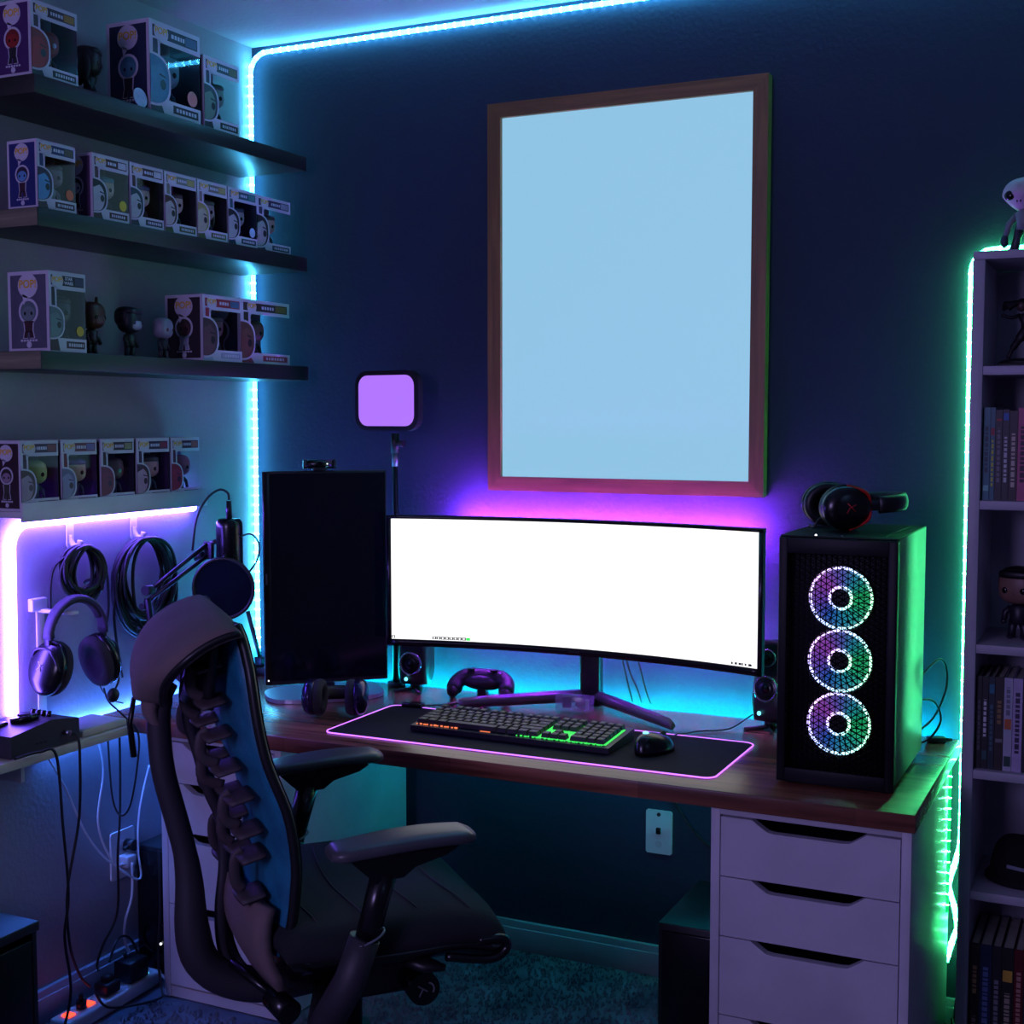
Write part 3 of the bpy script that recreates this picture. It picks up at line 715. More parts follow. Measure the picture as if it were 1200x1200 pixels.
def foot(tx, ty):
    pts = [(0, 0, .022), (tx * .3, ty * .3, .022), (tx * .96, ty * .96, .0155), (tx, ty, .0125)]
    return MB().tube(pts, [.017, .016, .013, .010], 4, flat=.75, up=(0, 0, 1))
M_stand = mat('stand_metal', (104, 100, 112), .35, .6)
foot(.275, -.19).build('foot', M_stand, o); foot(-.275, -.19).build('foot', M_stand, o)
MB().cyl((-.001, -.003, .001), (-.001, -.003, .03), .034, n=24).build('stand_hub', M_satin, o)
for zz in (.434, .19):
    MB().box(-.40, .40, .012, .015, zz, zz + .008).build('bias_light_strip', G_purple if zz > .3 else glow('purple_bias_led_low', (0.36, 0.05, 1.0), 260, True), o)
    MB().box(-.402, .402, .0085, .0118, zz - .002, zz + .010).build('light_bar', M_black, o)
for sx in (-.12, .12): MB().box(sx - .01, sx + .01, -.075, .0084, .19, .44).build('bar_bracket', M_black, o)
for j, (dx, zz) in enumerate(((.03, .13), (.036, .09), (.042, .12))):
    x0 = 1.105 + j * .016
    cable('monitor_cable', [(x0, -.018, DZ + .16), (x0 + .006 + .006 * j, -.020, DZ + zz), (x0 + dx, -.022, DZ + .04), (x0 + dx * 1.3, -.022, DZ + .006)], .0028, ['black cable nearest the stand behind curved monitor', 'middle black cable behind curved monitor stand', 'outer black cable dropping behind curved monitor stand'][j])

# ------------------------------------------------------------------ square light panel on its pole
o = thing('light_panel', 'square purple glowing light panel on a thin pole behind monitors', 'lamp', (.497, -.075, DZ))
T = Matrix.Translation((-.008, -.02, .757)) @ Matrix.Rotation(-.12, 4, 'Z') @ XZ()
MB().prism(rrect(-.103, .103, -.078, .078, .036), -.012, .009, T).build('housing', M_black, o)
MB().prism(rrect(-.090, .090, -.066, .066, .028), .0088, .0108, T).build('diffuser', G_soft, o)
MB().cyl((0, 0, .62), (0, 0, .672), .011, n=16).build('tilt_bracket', M_black, o)
MB().cyl((.0, 0, .645), (.028, 0, .645), .009, n=14).build('clamp_knob', M_black, o)
MB().cyl((0, 0, .585), (0, 0, .62), .0085, n=16).build('collar', M_metal, o)
MB().cyl((0, 0, .3), (0, 0, .585), .007, n=16).build('pole', M_dmetal, o)
MB().cyl((0, 0, .008), (0, 0, .3), .010, n=16).build('lower_pole', M_black, o)
MB().cyl((0, 0, 0.0), (0, 0, .012), .024, n=28).build('base', M_black, o)

# ------------------------------------------------------------------ speakers
def speaker(label, x, y, rz, h, lean, led, d1, d2, dl):
    o = thing('desk_speaker', label, 'speaker', (x, y, DZ), rz)
    T = Matrix.Translation((0, 0, .018)) @ Matrix.Rotation(-lean, 4, 'X')
    m = MB()
    sec = []
    for k in range(9):
        t = k / 8; w = .046 * (1 - .12 * t) * (.80 + .2 * min(1, t * 5)) * (1 - .35 * max(0, t - .85) / .15)
        sec.append((w, h * t))
    def f(u, v):
        a = u * 2 * PI; k = min(8, v * 8); i = int(min(7, k)); fr = k - i
        w = sec[i][0] * (1 - fr) + sec[i + 1][0] * fr; ca, sa = math.cos(a), math.sin(a)
        return (w * math.copysign(abs(ca) ** .5, ca), .012 + .038 * (.8 + .2 * min(1, v * 5)) * math.copysign(abs(sa) ** .6, sa), h * v)
    m.grid(f, 32, 16, T)
    for v in (0, 1): m.add([f(i / 32, v) for i in range(32)], [list(range(32))], False, T)
    m.build('cabinet', M_black, o)
    def drv(z, r):
        TT = T @ Matrix.Translation((0, -.0275, z)) @ Matrix.Rotation(PI / 2, 4, 'X')
        rg = MB().lathe([(r, -.002), (r, .002), (r * .88, .004), (r * .82, .0015)], 32, TT).build('driver_ring', mat('ring_metal', (150, 146, 160), .25, .9), o)
        MB().lathe([(r * .82, .001), (r * .62, .004), (r * .32, -.001), (r * .3, .001), (.0005, .005)], 32, TT).build('driver_cone', M_satin, rg)
    drv(d1, .031)
    drv(d2, .021)
    MB().ell((-.012, -.0275, dl), (.005, .003, .005), 12, 8, T).build('power_light', led, o)
    MB().tube([(-.035, -.05, .003), (0, 0, .005), (.035, -.05, .003)], .005, 6).tube([(0, 0, .005), (0, .045, .003)], .005, 6).build('foot_stand', M_black, o)
    MB().cyl((0, .005, .003), (0, .008, .026), .013, n=14).build('neck', M_black, o)
    return o
speaker('small black desk speaker below the left end of curved monitor', .566, -.10, .1, .165, .05, G_aqua, .055, .13, .014)
speaker('small black desk speaker between curved monitor and computer tower', 1.517, -.13, -.25, .185, .12, G_aqua, .075, .145, .018)

# ------------------------------------------------------------------ desk mat, keyboard, mouse, controller, block
MT = DZ + .0035
o = thing('desk_mat', 'large black mat with a glowing pink edge on the wooden desk', 'desk mat', (1.072, -.446, DZ))
MB().prism(rrect(-.455, .455, -.156, .156, .022), 0, .003).build('cloth', mat('mat_cloth', (20, 22, 30), .85, bump=.3, bscale=1500, spec=.2), o)
ring = [(a, b, .0028) for a, b in rrect(-.457, .457, -.158, .158, .024, 6)]
MB().tube(ring, .0017, 6, closed=True).build('edge_light', G_pad, o)
MB().box(-.43, -.375, .146, .170, .001, .014, bev=.003).build('control_hub', M_satin, o)
cable('controller_cable', [(.70, -.285, DZ + .008), (.73, -.24, DZ + .004), (.76, -.18, DZ + .004), (.80, -.13, DZ + .01)], .002, 'thin black cable from the desk mat hub toward the game controller')

kb = thing('keyboard', 'full-size black keyboard with green and orange backlight on the mat', 'keyboard', (1.035, -.443, MT), -.02)
KW, KD = .485, .150
side = [(-KD / 2, .002), (KD / 2, .002), (KD / 2, .026), (-KD / 2, .014)]
Tk = Matrix(((0, 0, 1, 0), (1, 0, 0, 0), (0, 1, 0, 0), (0, 0, 0, 1)))
MB().prism(side, -KW / 2, KW / 2, Tk).build('chassis', mat('keyboard_chassis', (30, 34, 44), .4), kb)
tilt = math.atan2(.012, KD)
Tb = Matrix.Translation((0, -KD / 2, .014)) @ Matrix.Rotation(tilt, 4, 'X')
KU = (KW - .024) / 22.7
rows = [(5.35, [1, -1, 1, 1, 1, 1, -.5, 1, 1, 1, 1, -.5, 1, 1, 1, 1, -.35, 1, 1, 1, -.35, 1, 1, 1, 1]),
        (4.1, [1] * 13 + [2, -.35, 1, 1, 1, -.35, 1, 1, 1, 1]),
        (3.1, [1.5] + [1] * 12 + [1.5, -.35, 1, 1, 1, -.35, 1, 1, 1, 1]),
        (2.1, [1.75] + [1] * 11 + [2.25, -3.7, 1, 1, 1, 1]),
        (1.1, [2.25] + [1] * 10 + [2.75, -1.35, 1, -1.35, 1, 1, 1, 1]),
        (.1, [1.25, 1.25, 1.25, 6.25, 1.25, 1.25, 1.25, 1.25, -.35, 1, 1, 1, -.35, 2, 1, 1])]
kmesh = {}
M_key = mat('keycap', (38, 38, 40), .5)
def keymesh(u):
    if u not in kmesh:
        w = u * KU / 2 - .0009; d = KU / 2 - .0009; t = .0022
        m = MB().use(M_key)
        vs = [(-w, -d, .002), (w, -d, .002), (w, d, .002), (-w, d, .002), (-w + t, -d + t, .0115), (w - t, -d + t, .0115), (w - t, d - t * .6, .0115), (-w + t, d - t * .6, .0115)]
        m.add(vs, [(0, 1, 5, 4), (1, 2, 6, 5), (2, 3, 7, 6), (3, 0, 4, 7), (4, 5, 6, 7)], False)
        m.use(mat('key_legend', (120, 120, 112), .5)); l = min(w * .5, .003)
        m.add([(-l, -d * .1, .0117), (l, -d * .1, .0117), (l, d * .35, .0117), (-l, d * .35, .0117)], [(0, 1, 2, 3)], False)
        me = bpy.data.meshes.new('key'); me.from_pydata([tuple(v) for v in m.v], [], m.f)
        for q in m.mats: me.materials.append(q)
        me.polygons.foreach_set('material_index', m.mi); me.update(); kmesh[u] = me
    return kmesh[u]
ky = .0205
for r, (yy, ks) in enumerate(rows):
    x = -KW / 2 + .008
    for u in ks:
        if u < 0: x += -u * KU; continue
        k = bpy.data.objects.new('key', keymesh(u)); COL.objects.link(k); k.parent = kb
        p = Tb @ Vector((x + u * KU / 2, .012 + (yy + .5) * ky * .98, 0)); k.location = p; k.rotation_euler = (tilt, 0, 0); x += u * KU
def under(x0, x1, y0, y1, m): return MB().box(x0, x1, y0, y1, .0003, .0009, T=Tb).build('backlight', m, kb)
under(.055, KW / 2 - .012, .0150, .130, G_keyg)
def dots(x0, x1, n, m):
    q = MB()
    for i in range(n):
        a = x0 + (x1 - x0) * i / n; q.box(a, a + (x1 - x0) / n * (.5 + .25 * ((i * 7) % 3 - 1)), .0095, .0125, .0004, .0022 + .0008 * (i % 2), T=Tb)
    q.build('front_backlight', m, kb, kind='stuff')
dots(.02, KW / 2 - .012, 22, G_keyg); dots(-KW / 2 + .010, -.125, 12, G_keyo); under(-.12, .055, .022, .14, mat('plate', (16, 18, 24), .4)); under(-KW / 2 + .006, -.12, .022, .14, mat('plate', (16, 18, 24), .4))
under(-.07, -.045, .0105, .014, G_keyo)

o = thing('mouse', 'black ergonomic computer mouse with a small cyan light on the mat', 'mouse', (1.352, -.452, MT), -.25)
def mf(u, v):
    a = u * 2 * PI; ph = v * PI / 2
    rx, ry, rz = .034, .058, .040
    x = rx * math.cos(a) * math.cos(ph) ** .8 * (1 + .15 * math.sin(a)); y = ry * math.sin(a) * math.cos(ph) ** .8; z = rz * math.sin(ph) ** .85 * (1 - .25 * (y / ry))
    return (x - .004 * (z / rz), y, z + .001)
MB().grid(mf, 28, 12).add([mf(i / 28, 0) for i in range(28)], [list(range(28))], False).build('body', M_satin, o)
MB().cyl((-.003, .034, .030), (.003, .034, .030), .009, n=16).build('scroll_wheel', M_rubber, o)
MB().ell((-.006, -.022, .0430), (.0065, .0065, .0035), 12, 6).build('palm_light', G_aqua, o)
cable('mouse_cable', [(1.36, -.392, MT + .012), (1.35, -.35, MT + .004), (1.352, -.29, DZ + .0065), (1.36, -.27, DZ + .003), (1.385, -.23, DZ + .003), (1.44, -.18, DZ + .004), (1.475, -.10, DZ + .025), (1.49, -.06, DZ + .01), (1.50, -.03, DZ + .003)], .0016, 'thin black mouse cable snaking from the mouse toward right speaker')

gc = thing('game_controller', 'black game controller standing on the desk left of the monitor stand', 'controller', (.765, -.10, DZ), .1)
m = MB()
m.tube(smooth_path([(-.072, -.02, .018), (-.066, .002, .036), (-.045, .012, .048), (0, .015, .050), (.045, .012, .048), (.066, .002, .036), (.072, -.02, .018)], 5), [.015] + [.021] * 29 + [.015], 12)
m.ell((0, .010, .038), (.062, .028, .022), 20, 10)
m.build('shell', mat('controller_shell', (40, 38, 50), .45), gc)
for sx in (-1, 1):
    MB().ell((sx * .072, -.022, .016), (.015, .018, .017), 14, 10).build('grip', M_black, gc)
    st = MB().cyl((sx * .030, .004, .055), (sx * .030, .003, .068), .0055, n=12).build('thumbstick', M_black, gc)
    MB().cyl((sx * .030, .003, .068), (sx * .030, .0028, .072), .0095, n=16).build('stick_cap', M_rubber, st)
    MB().box(sx * .046 - .015, sx * .046 + .015, .024, .034, .046, .054, bev=.003).build('shoulder_button', M_satin, gc)
for q, (dx, dy) in enumerate(((0, .008), (.008, 0), (0, -.008), (-.008, 0))): MB().ell((.052 + dx, .008 + dy, .062), .0035, 10, 6).build('face_button', M_gloss, gc)
MB().box(-.012, .012, -.008, .018, 0.0, .034, bev=.003).build('stand', M_black, gc)

o = thing('acrylic_block', 'clear acrylic block with parts inside, on the monitor foot', 'ornament', (1.045, -.155, DZ + .0005), .12)
T = Matrix.Rotation(-.1, 4, 'X')
MB().box(-.042, .042, -.03, .022, .002, .040, bev=.002, T=T).build('block', M_acrylic, o)
MB().box(-.03, -.008, -.006, -.004, .008, .034, T=T).build('insert_board', M_dmetal, o)
MB().cyl((.014, -.006, .022), (.014, -.003, .022), .012, n=20).build('insert_disc', M_metal, o)
MB().box(.028, .036, -.008, -.004, .006, .03, T=T).build('insert_strip', M_whitepl, o)

# ------------------------------------------------------------------ headsets
def headset(name, label, loc, rot, R=.085, cup=.045, accent=None, band=M_black, group=None, mic=False, tilt=.12, shell=None, mark=None, R2=None, flatc=1.0):
    """band arcs over local +Z in the XZ plane; cups at x=+-R facing in"""
    o = thing(name, label, 'headphones', loc, 0, group, rot)
    R2 = R2 or R
    arc = [(R * math.cos(t), 0, R2 * math.sin(t)) for t in [PI * i / 20 for i in range(21)]]
    MB().tube([(x, 0, z + .02) for x, y, z in arc], [.0068] * 21, 10, flat=2.6, up=(0, 0, 1)).build('headband', band, o)
    MB().tube([(x * .93, 0, z * .93 + .02) for x, y, z in arc[3:18]], .007, 10, flat=1.7, up=(0, 0, 1)).build('band_cushion', M_fabric, o)
    for sx in (-1, 1):
        sl = MB().box(sx * R - .004, sx * R + .004, -.010, .010, -.012, .034, bev=.002).build('slider', M_dmetal, o)
        yk = MB().tube(smooth_path([(sx * (R + .006), -cup * .95, -.045), (sx * (R + .012), -cup * .6, -.008), (sx * (R + .006), 0, .0), (sx * (R + .012), cup * .6, -.008), (sx * (R + .006), cup * .95, -.045)], 5), .0032, 8).build('yoke', accent or M_dmetal, o)
        T = Matrix.Translation((sx * (R - .004), 0, -.045)) @ Matrix.Rotation(sx * tilt, 4, 'Y') @ Matrix.Rotation(sx * PI / 2, 4, 'Y')
        cp = MB().lathe([(.0005, .026), (cup * .55, .025), (cup * .86, .019), (cup, .008), (cup, -.004), (cup * .9, -.006)], 28, T @ Matrix.Diagonal((1.12, 1, 1, 1))).build('ear_cup', shell or M_satin, o)
        if mark:
            MB().tube([(-.010, -.006, .0262), (.004, .0, .0262), (.010, .010, .0255)], .0011, 5, T=T).tube([(-.008, .008, .026), (.0, -.001, .0265), (.008, -.010, .026)], .0011, 5, T=T).build('cup_mark', mark, cp)
        MB().lathe([(cup * .95, -.006), (cup * 1.0, -.014), (cup * .93, -.024), (cup * .72, -.027), (cup * .55, -.020), (cup * .5, -.008), (.0005, -.008)], 28, T @ Matrix.Diagonal((1.12, 1, 1, 1))).build('ear_pad', M_fabric if not accent else M_black, o)
    return o
# hanging on the wall, facing the room at an angle
hh = headset('headset', 'black headset with boom microphone hanging on the left wall', (.085, -.812, .884), (.05, 0, math.radians(80)), R=.074, cup=.056, band=mat('headband_leatherette', (58, 54, 66), .6), mark=M_whitepl, R2=.088, tilt=-.25)
MB().tube(smooth_path([(.075, -.03, -.06), (.085, -.045, -.085), (.07, -.05, -.112)], 5), .0025, 7).build('mic_boom', M_black, hh)
MB().ell((.066, -.05, -.122), (.015, .012, .017), 14, 10).build('mic_foam', M_rubber, hh)
headset('headphones', 'black headphones lying on the desk under the dark upright monitor', (.537, -.418, DZ + .0445), (math.radians(-97), 0, math.radians(24)), R=.056, cup=.043, band=M_black, R2=.07, tilt=-.05, shell=mat('purple_sheen_cup', (60, 50, 90), .18, .6))
hp = headset('headset', 'black headset with red yokes resting on top of computer tower', (1.752, -.355, 1.2250), (math.radians(-86), 0, math.radians(-60)), R=.066, cup=.046, accent=mat('red_anodised', (200, 30, 30), .4, .1), mark=mat('red_mark', (200, 40, 40), .5), R2=.075, tilt=-.1)
cable('headset_cable', [(1.71, -.38, 1.205), (1.695, -.385, 1.203), (1.68, -.39, 1.192), (1.672, -.39, 1.1775), (1.65, -.34, 1.177)], .002, 'short black cable of the headset on the computer tower')

# ------------------------------------------------------------------ computer tower
M_tower = mat('tower_black', (10, 11, 15), .5, spec=.25)
pc = thing('computer_tower', 'black computer tower with three glowing fans on right of desk', 'computer', (1.757, -.393, DZ))
hx, hy, hz = .1115, .172, .487
MB().box(-hx + .004, hx - .004, -hy + .02, hy, .014, hz - .004, bev=.002).build('chassis', M_tower, pc)
MB().box(hx - .004, hx, -hy + .016, hy, .014, hz - .002, bev=.001).build('side_panel', mat('side_panel_paint', (84, 86, 92), .35), pc)
MB().box(-hx, -hx + .004, -hy + .016, hy, .014, hz - .002, bev=.001).build('side_panel', M_black, pc)
MB().box(-hx, hx, -hy + .004, hy, hz - .004, hz, bev=.0015).build('top_panel', M_tower, pc)
MB().box(hx - .03, hx - .028, -hy + .03, hy - .02, hz, hz + .0008).build('top_seam', M_dmetal, pc)
fr = MB()
fr.box(-hx, -hx + .017, -hy - .006, -hy + .016, .006, hz - .004, bev=.002).box(hx - .017, hx, -hy - .006, -hy + .016, .006, hz - .004, bev=.002)
fr.box(-hx + .016, hx - .016, -hy - .006, -hy + .016, hz - .034, hz - .0045, bev=.001).box(-hx + .016, hx - .016, -hy - .006, -hy + .016, .006, .034, bev=.001)
fr.build('front_frame', M_tower, pc)
for sx in (-.095, .085):
    for sy in (-.15, .14): MB().box(sx, sx + .016, sy - .012, sy + .012, 0, .0138, bev=.002).build('foot', M_rubber, pc)
MB().ell((-.045, -hy + .012, hz + .0005), .0024, 8, 6).build('power_button', G_white, pc)
MB().ell((.005, -hy + .012, hz + .0005), .0016, 8, 6).build('reset_button', M_metal, pc)
# triangular grille
gx0, gx1, gz0, gz1 = -hx + .016, hx - .016, .034, hz - .034
gm = MB(); p = .0118
yg = -hy - .002
nrow = int((gx1 - gx0) / (p * .866)) + 1
def clipline(x0, z0, dx, dz):
    t0, t1 = -9, 9
    for q, d, lo, hi in ((x0, dx, gx0, gx1), (z0, dz, gz0, gz1)):
        if abs(d) < 1e-9:
            if not lo <= q <= hi: return None
        else:
            a, b = (lo - q) / d, (hi - q) / d; t0 = max(t0, min(a, b)); t1 = min(t1, max(a, b))
    return (t0, t1) if t1 - t0 > .004 else None
for ang in (90, 30, 150):
    dx, dz = math.cos(math.radians(ang)), math.sin(math.radians(ang)); nx, nz = -dz, dx
    for k in range(-60, 61):
        off = k * p * .866
        cl = clipline(nx * off, hz / 2 + nz * off, dx, dz)
        if cl:
            a = (nx * off + dx * cl[0], yg, hz / 2 + nz * off + dz * cl[0]); b = (nx * off + dx * cl[1], yg, hz / 2 + nz * off + dz * cl[1])
            gm.tube([a, b], .0011, 4)
dotm = []
gm.build('mesh_grille', mat('grille_black', (4, 4, 6), .6, spec=.1), pc, kind='stuff')
hues = []
import colorsys
def huecol(a):     # a in 0..1 around, 0 = right, counter-clockwise; green right, cyan below, blue left, violet above
    keys = [(0, (0.05, .9, .45)), (.12, (.1, .7, .9)), (.22, (.35, .35, 1)), (.35, (.75, .25, .95)), (.5, (.45, .25, 1)), (.62, (.1, .35, 1)), (.78, (.1, .8, .9)), (.9, (.1, 1, .55)), (1, (0.05, .9, .45))]
    for (a0, c0), (a1, c1) in zip(keys[:-1], keys[1:]):
        if a0 <= a <= a1:
            t = (a - a0) / (a1 - a0); return tuple(c0[i] * (1 - t) + c1[i] * t for i in range(3))
NH = 24
for i in range(NH):
    c = tuple(x ** 1.6 for x in huecol(i / NH))
    glow('ring_led_%d' % i, tuple(.35 * 1 + .65 * x for x in c), 3.2, True); glow('painted_blade_glow_%d' % i, c, .34, True)  # ring light on the blades put in as their own weak glow
for fz in (.369, .248, .126):
    fan_ = MB(); T = Matrix.Translation((.0045, -hy + .012, fz)) @ XZ()
    fo = MB().lathe([(.064, -.012), (.064, .002), (.0615, .002), (.0615, -.012)], 40, T).build('fan_frame', M_black, pc)
    ring = MB(); inner = MB()
    for i in range(48):
        t0 = 2 * PI * i / 48; t1 = 2 * PI * (i + .72) / 48
        def arcq(mb, r0, r1, z0, z1):
            pts = [(r0 * math.cos(t0), r0 * math.sin(t0)), (r1 * math.cos(t0), r1 * math.sin(t0)), (r1 * math.cos(t1), r1 * math.sin(t1)), (r0 * math.cos(t1), r0 * math.sin(t1))]
            mb.use(MATS['ring_led_%d' % (i * NH // 48)]).prism(pts, z0, z1, T)
        arcq(ring, .0562, .0602, -.003, .004)
        if i % 2 == 0:
            t1 = 2 * PI * (i + 1.5) / 48; arcq(inner, .0185, .0232, -.003, .004)
    ring.build('light_ring', None, fo, kind='stuff'); inner.build('hub_light_ring', None, fo, kind='stuff')
    MB().cyl((.0045, -hy + .013, fz), (.0045, -hy + .006, fz), .0175, n=28).build('fan_hub', M_black, fo)
    bl = MB()
    for i in range(NH):
        bl.use(MATS['painted_blade_glow_%d' % i])
        for j in range(1):
            t0 = 2 * PI * i / NH; t1 = 2 * PI * (i + .86) / NH
            r0, r1 = .0235, .0555
            bl.add([(r0 * math.cos(t0), r0 * math.sin(t0), -.006), (r1 * math.cos(t0 + .1), r1 * math.sin(t0 + .1), -.008), (r1 * math.cos(t1 + .1), r1 * math.sin(t1 + .1), -.002), (r0 * math.cos(t1), r0 * math.sin(t1), -.002)], [(0, 1, 2, 3)], False, T)
    bl.build('fan_blades', None, fo, kind='stuff')
cable('tower_cable', [(1.845, -.222, .83), (1.89, -.14, .88), (1.905, -.12, .83), (1.88, -.12, .75), (1.845, -.19, .72)], .0026, 'upper looped cable behind the computer tower')
cable('tower_cable', [(1.845, -.222, .80), (1.88, -.15, .79), (1.895, -.13, .745), (1.87, -.13, .70), (1.84, -.15, .692)], .0026, 'lower looped cable behind the computer tower')
o = thing('plug', 'dark plug lying on the desk behind the computer tower', 'plug', (1.882, -.10, DZ), .4)
MB().box(-.02, .02, -.01, .01, 0, .014, bev=.003).build('housing', M_black, o); MB().tube([(.02, 0, .007), (.034, 0, .007)], .004, 8).build('strain_relief', M_rubber, o)

# ------------------------------------------------------------------ microphone, pop filter and boom arm
arm = thing('boom_stand', 'black double-bar microphone boom arm by the left wall', 'microphone arm', (.145, -.60, DZ))
A = Vector((.145, -.60, DZ))
def L(*p): return tuple(Vector(p) - A)
MB().cyl(L(.145, -.60, DZ), L(.145, -.60, DZ + .03), .022, n=20).build('clamp', M_black, arm)
MB().cyl(L(.145, -.60, DZ + .03), L(.112, -.60, .965), .008, n=12).build('lower_bar', M_black, arm)
MB().cyl(L(.160, -.60, DZ + .03), L(.130, -.60, .95), .004, n=10).build('lower_bar', M_dmetal, arm)
for dz in (0, -.022):
    MB().cyl(L(.108, -.605, .975 + dz), L(.165 + .012, -.452, 1.085 + dz * 1.3), .0056, n=10).build('upper_bar', M_dmetal, arm)
MB().cyl(L(.118, -.615, .985), L(.118, -.592, .985), .012, n=16).build('elbow_joint', M_black, arm)
MB().cyl(L(.104, -.612, .945), L(.104, -.592, .945), .008, n=14).build('elbow_knob', M_black, arm)
MB().box(-.012, .012, -.006, .006, -.022, .022, bev=.002, T=Matrix.Translation(L(.180, -.449, 1.07))).build('hinge_plate', M_dmetal, arm)
MB().cyl(L(.165, -.452, 1.058), L(.140, -.452, 1.050), .009, n=14).build('hinge_knob', M_black, arm)
MB().cyl(L(.180, -.449, 1.085), L(.206, -.449, 1.095), .006, n=10).build('end_bar', M_black, arm)
mc = thing('microphone', 'black cylindrical microphone hanging from the boom arm', 'microphone', (.240, -.445, 1.03))
MB().lathe([(.0005, .122), (.026, .121), (.0315, .112), (.0325, .10), (.0325, 0.0), (.03, -.004), (.0005, -.005)], 32).build('body', M_satin, mc)
MB().lathe([(.0332, .012), (.0332, .001), (.0322, 0), (.0322, .013)], 32).build('trim_ring', M_dmetal, mc)
MB().cyl((.0, 0, .12), (0, 0, .165), .008, .006, n=12).build('cable_plug', M_dmetal, mc)
cable('microphone_cable', [(.240, -.445, 1.197), (.236, -.445, 1.215), (.215, -.45, 1.222), (.185, -.46, 1.20), (.160, -.47, 1.15), (.145, -.47, 1.07)], .003, 'thick black cable arching from the top of the microphone')
cable('microphone_cable', [(.252, -.44, 1.10), (.30, -.44, 1.115), (.325, -.44, 1.09), (.318, -.44, 1.05), (.285, -.44, 1.01)], .0025, 'black cable looping right of the microphone')
pf = thing('pop_filter', 'round black mesh pop filter in front of the microphone', 'pop filter', (.262, -.50, .985), 0, rot=(0, 0, math.radians(25)))
T = Matrix.Rotation(PI / 2, 4, 'X')
MB().tube([(.073 * math.cos(t), 0, .073 * math.sin(t)) for t in [i * PI / 20 for i in range(40)]], .0045, 8, closed=True).build('hoop', M_black, pf)
MB().cyl((0, -.001, 0), (0, .001, 0), .072, n=40).build('mesh_screen', mat('pop_mesh', (12, 26, 34), .8, bump=.9, bscale=1100, spec=.1), pf)
MB().tube([(0, .004, .07), (0, .02, .078), (0.004, .035, .075)], .004, 8).build('bracket', M_black, pf)
ds = thing('rod_stand', 'thin black arm with square base on the desk corner by the light strip', 'stand', (.064, -.09, DZ))
MB().box(-.030, .040, -.022, .022, 0, .022, bev=.003).build('base', M_black, ds)
MB().box(-.010, .014, -.010, .010, .022, .048, bev=.002).build('socket', M_dmetal, ds)
MB().cyl((.002, 0, .045), (-.030, -.01, .175), .006, n=12).build('rod', M_black, ds)
wd = thing('desk_trinket', 'small white bottle cap shape beside the lamp arm base', 'ornament', (.040, -.135, DZ))
MB().lathe([(.0005, .028), (.012, .027), (.013, .016), (.018, .012), (.020, .001), (.0005, 0)], 20).build('body', M_whitepl, wd)

# ------------------------------------------------------------------ hooks and cable coils on the left wall
def hook(name, label, y, z):
    o = thing(name, label, 'hook', (0, y, z))
    MB().prism(rrect(-.011, .011, -.032, .032, .010), .001, .005, YZ()).build('plate', M_whitepl, o)
    MB().tube(smooth_path([(.005, 0, .0), (.007, 0, -.014), (.016, 0, -.026), (.030, 0, -.024), (.034, 0, -.012)], 4), .005, 8, flat=1.5, up=(0, 1, 0)).build('hook_arm', M_whitepl, o)
hook('adhesive_hook', 'white adhesive hook on left wall above the smaller cable coil', -.738, 1.125)
hook('adhesive_hook', 'white adhesive hook on left wall above the larger cable coil', -.520, 1.128)
def coil(label, y, z, ry, rz_, n, tail):
    o = thing('cable_coil', label, 'cable coil', (.02, y, z))
    rnd = random.Random(int(abs(y) * 999))
    for i in range(n):
        a, b = ry * rnd.uniform(.70, 1.08), rz_ * rnd.uniform(.78, 1.05); ox = rnd.uniform(.0, .028); oy = rnd.uniform(-.014, .014)
        top = rz_ * .98
        MB().tube([(ox + .004 * math.sin(3 * t + i), oy + a * math.cos(t), top - b + b * math.sin(t)) for t in [2 * PI * k / 36 for k in range(36)]], .0044, 7, closed=True).build('loop', M_rubber, o)
    MB().tube([(.005 + .03 * math.cos(t), ry * .75 + .0 * t, -rz_ * .55 + .016 * math.sin(t)) for t in [2 * PI * k / 16 for k in range(16)]], .004, 6, closed=True).build('tie', M_rubber, o)
    for tp in tail: MB().tube(smooth_path(tp, 6), .0034, 7).build('loose_end', M_rubber, o)
coil('smaller black cable coil hanging left on the wall hook', -.735, 1.035, .060, .066, 12, [[(.012, -.03, .05), (.01, -.085, .02), (.01, -.098, -.06), (.01, -.09, -.14)], [(.012, .03, .055), (.012, .08, .01), (.01, .09, -.09), (.01, .075, -.16), (.01, .085, -.2)]])
coil('larger black cable coil hanging right on the wall hook', -.512, .985, .105, .118, 18, [[(.015, -.08, .06), (.012, -.115, -.05), (.01, -.10, -.17), (.01, -.09, -.22)], [(.02, -.05, -.1), (.02, -.01, -.16), (.02, .06, -.18)]])
hs = thing('headset_bracket', 'cream strip bracket on left wall holding the headset', 'bracket', (0, -.838, .675))
MB().box(.001, .006, -.012, .012, 0, .29, bev=.001).build('strip', M_cream, hs)
MB().box(.001, .016, -.035, .012, .285, .315, bev=.003).build('top_plate', M_whitepl, hs)
MB().box(.006, .11, -.010, .012, .281, .289, bev=.002).build('arm', M_whitepl, hs)

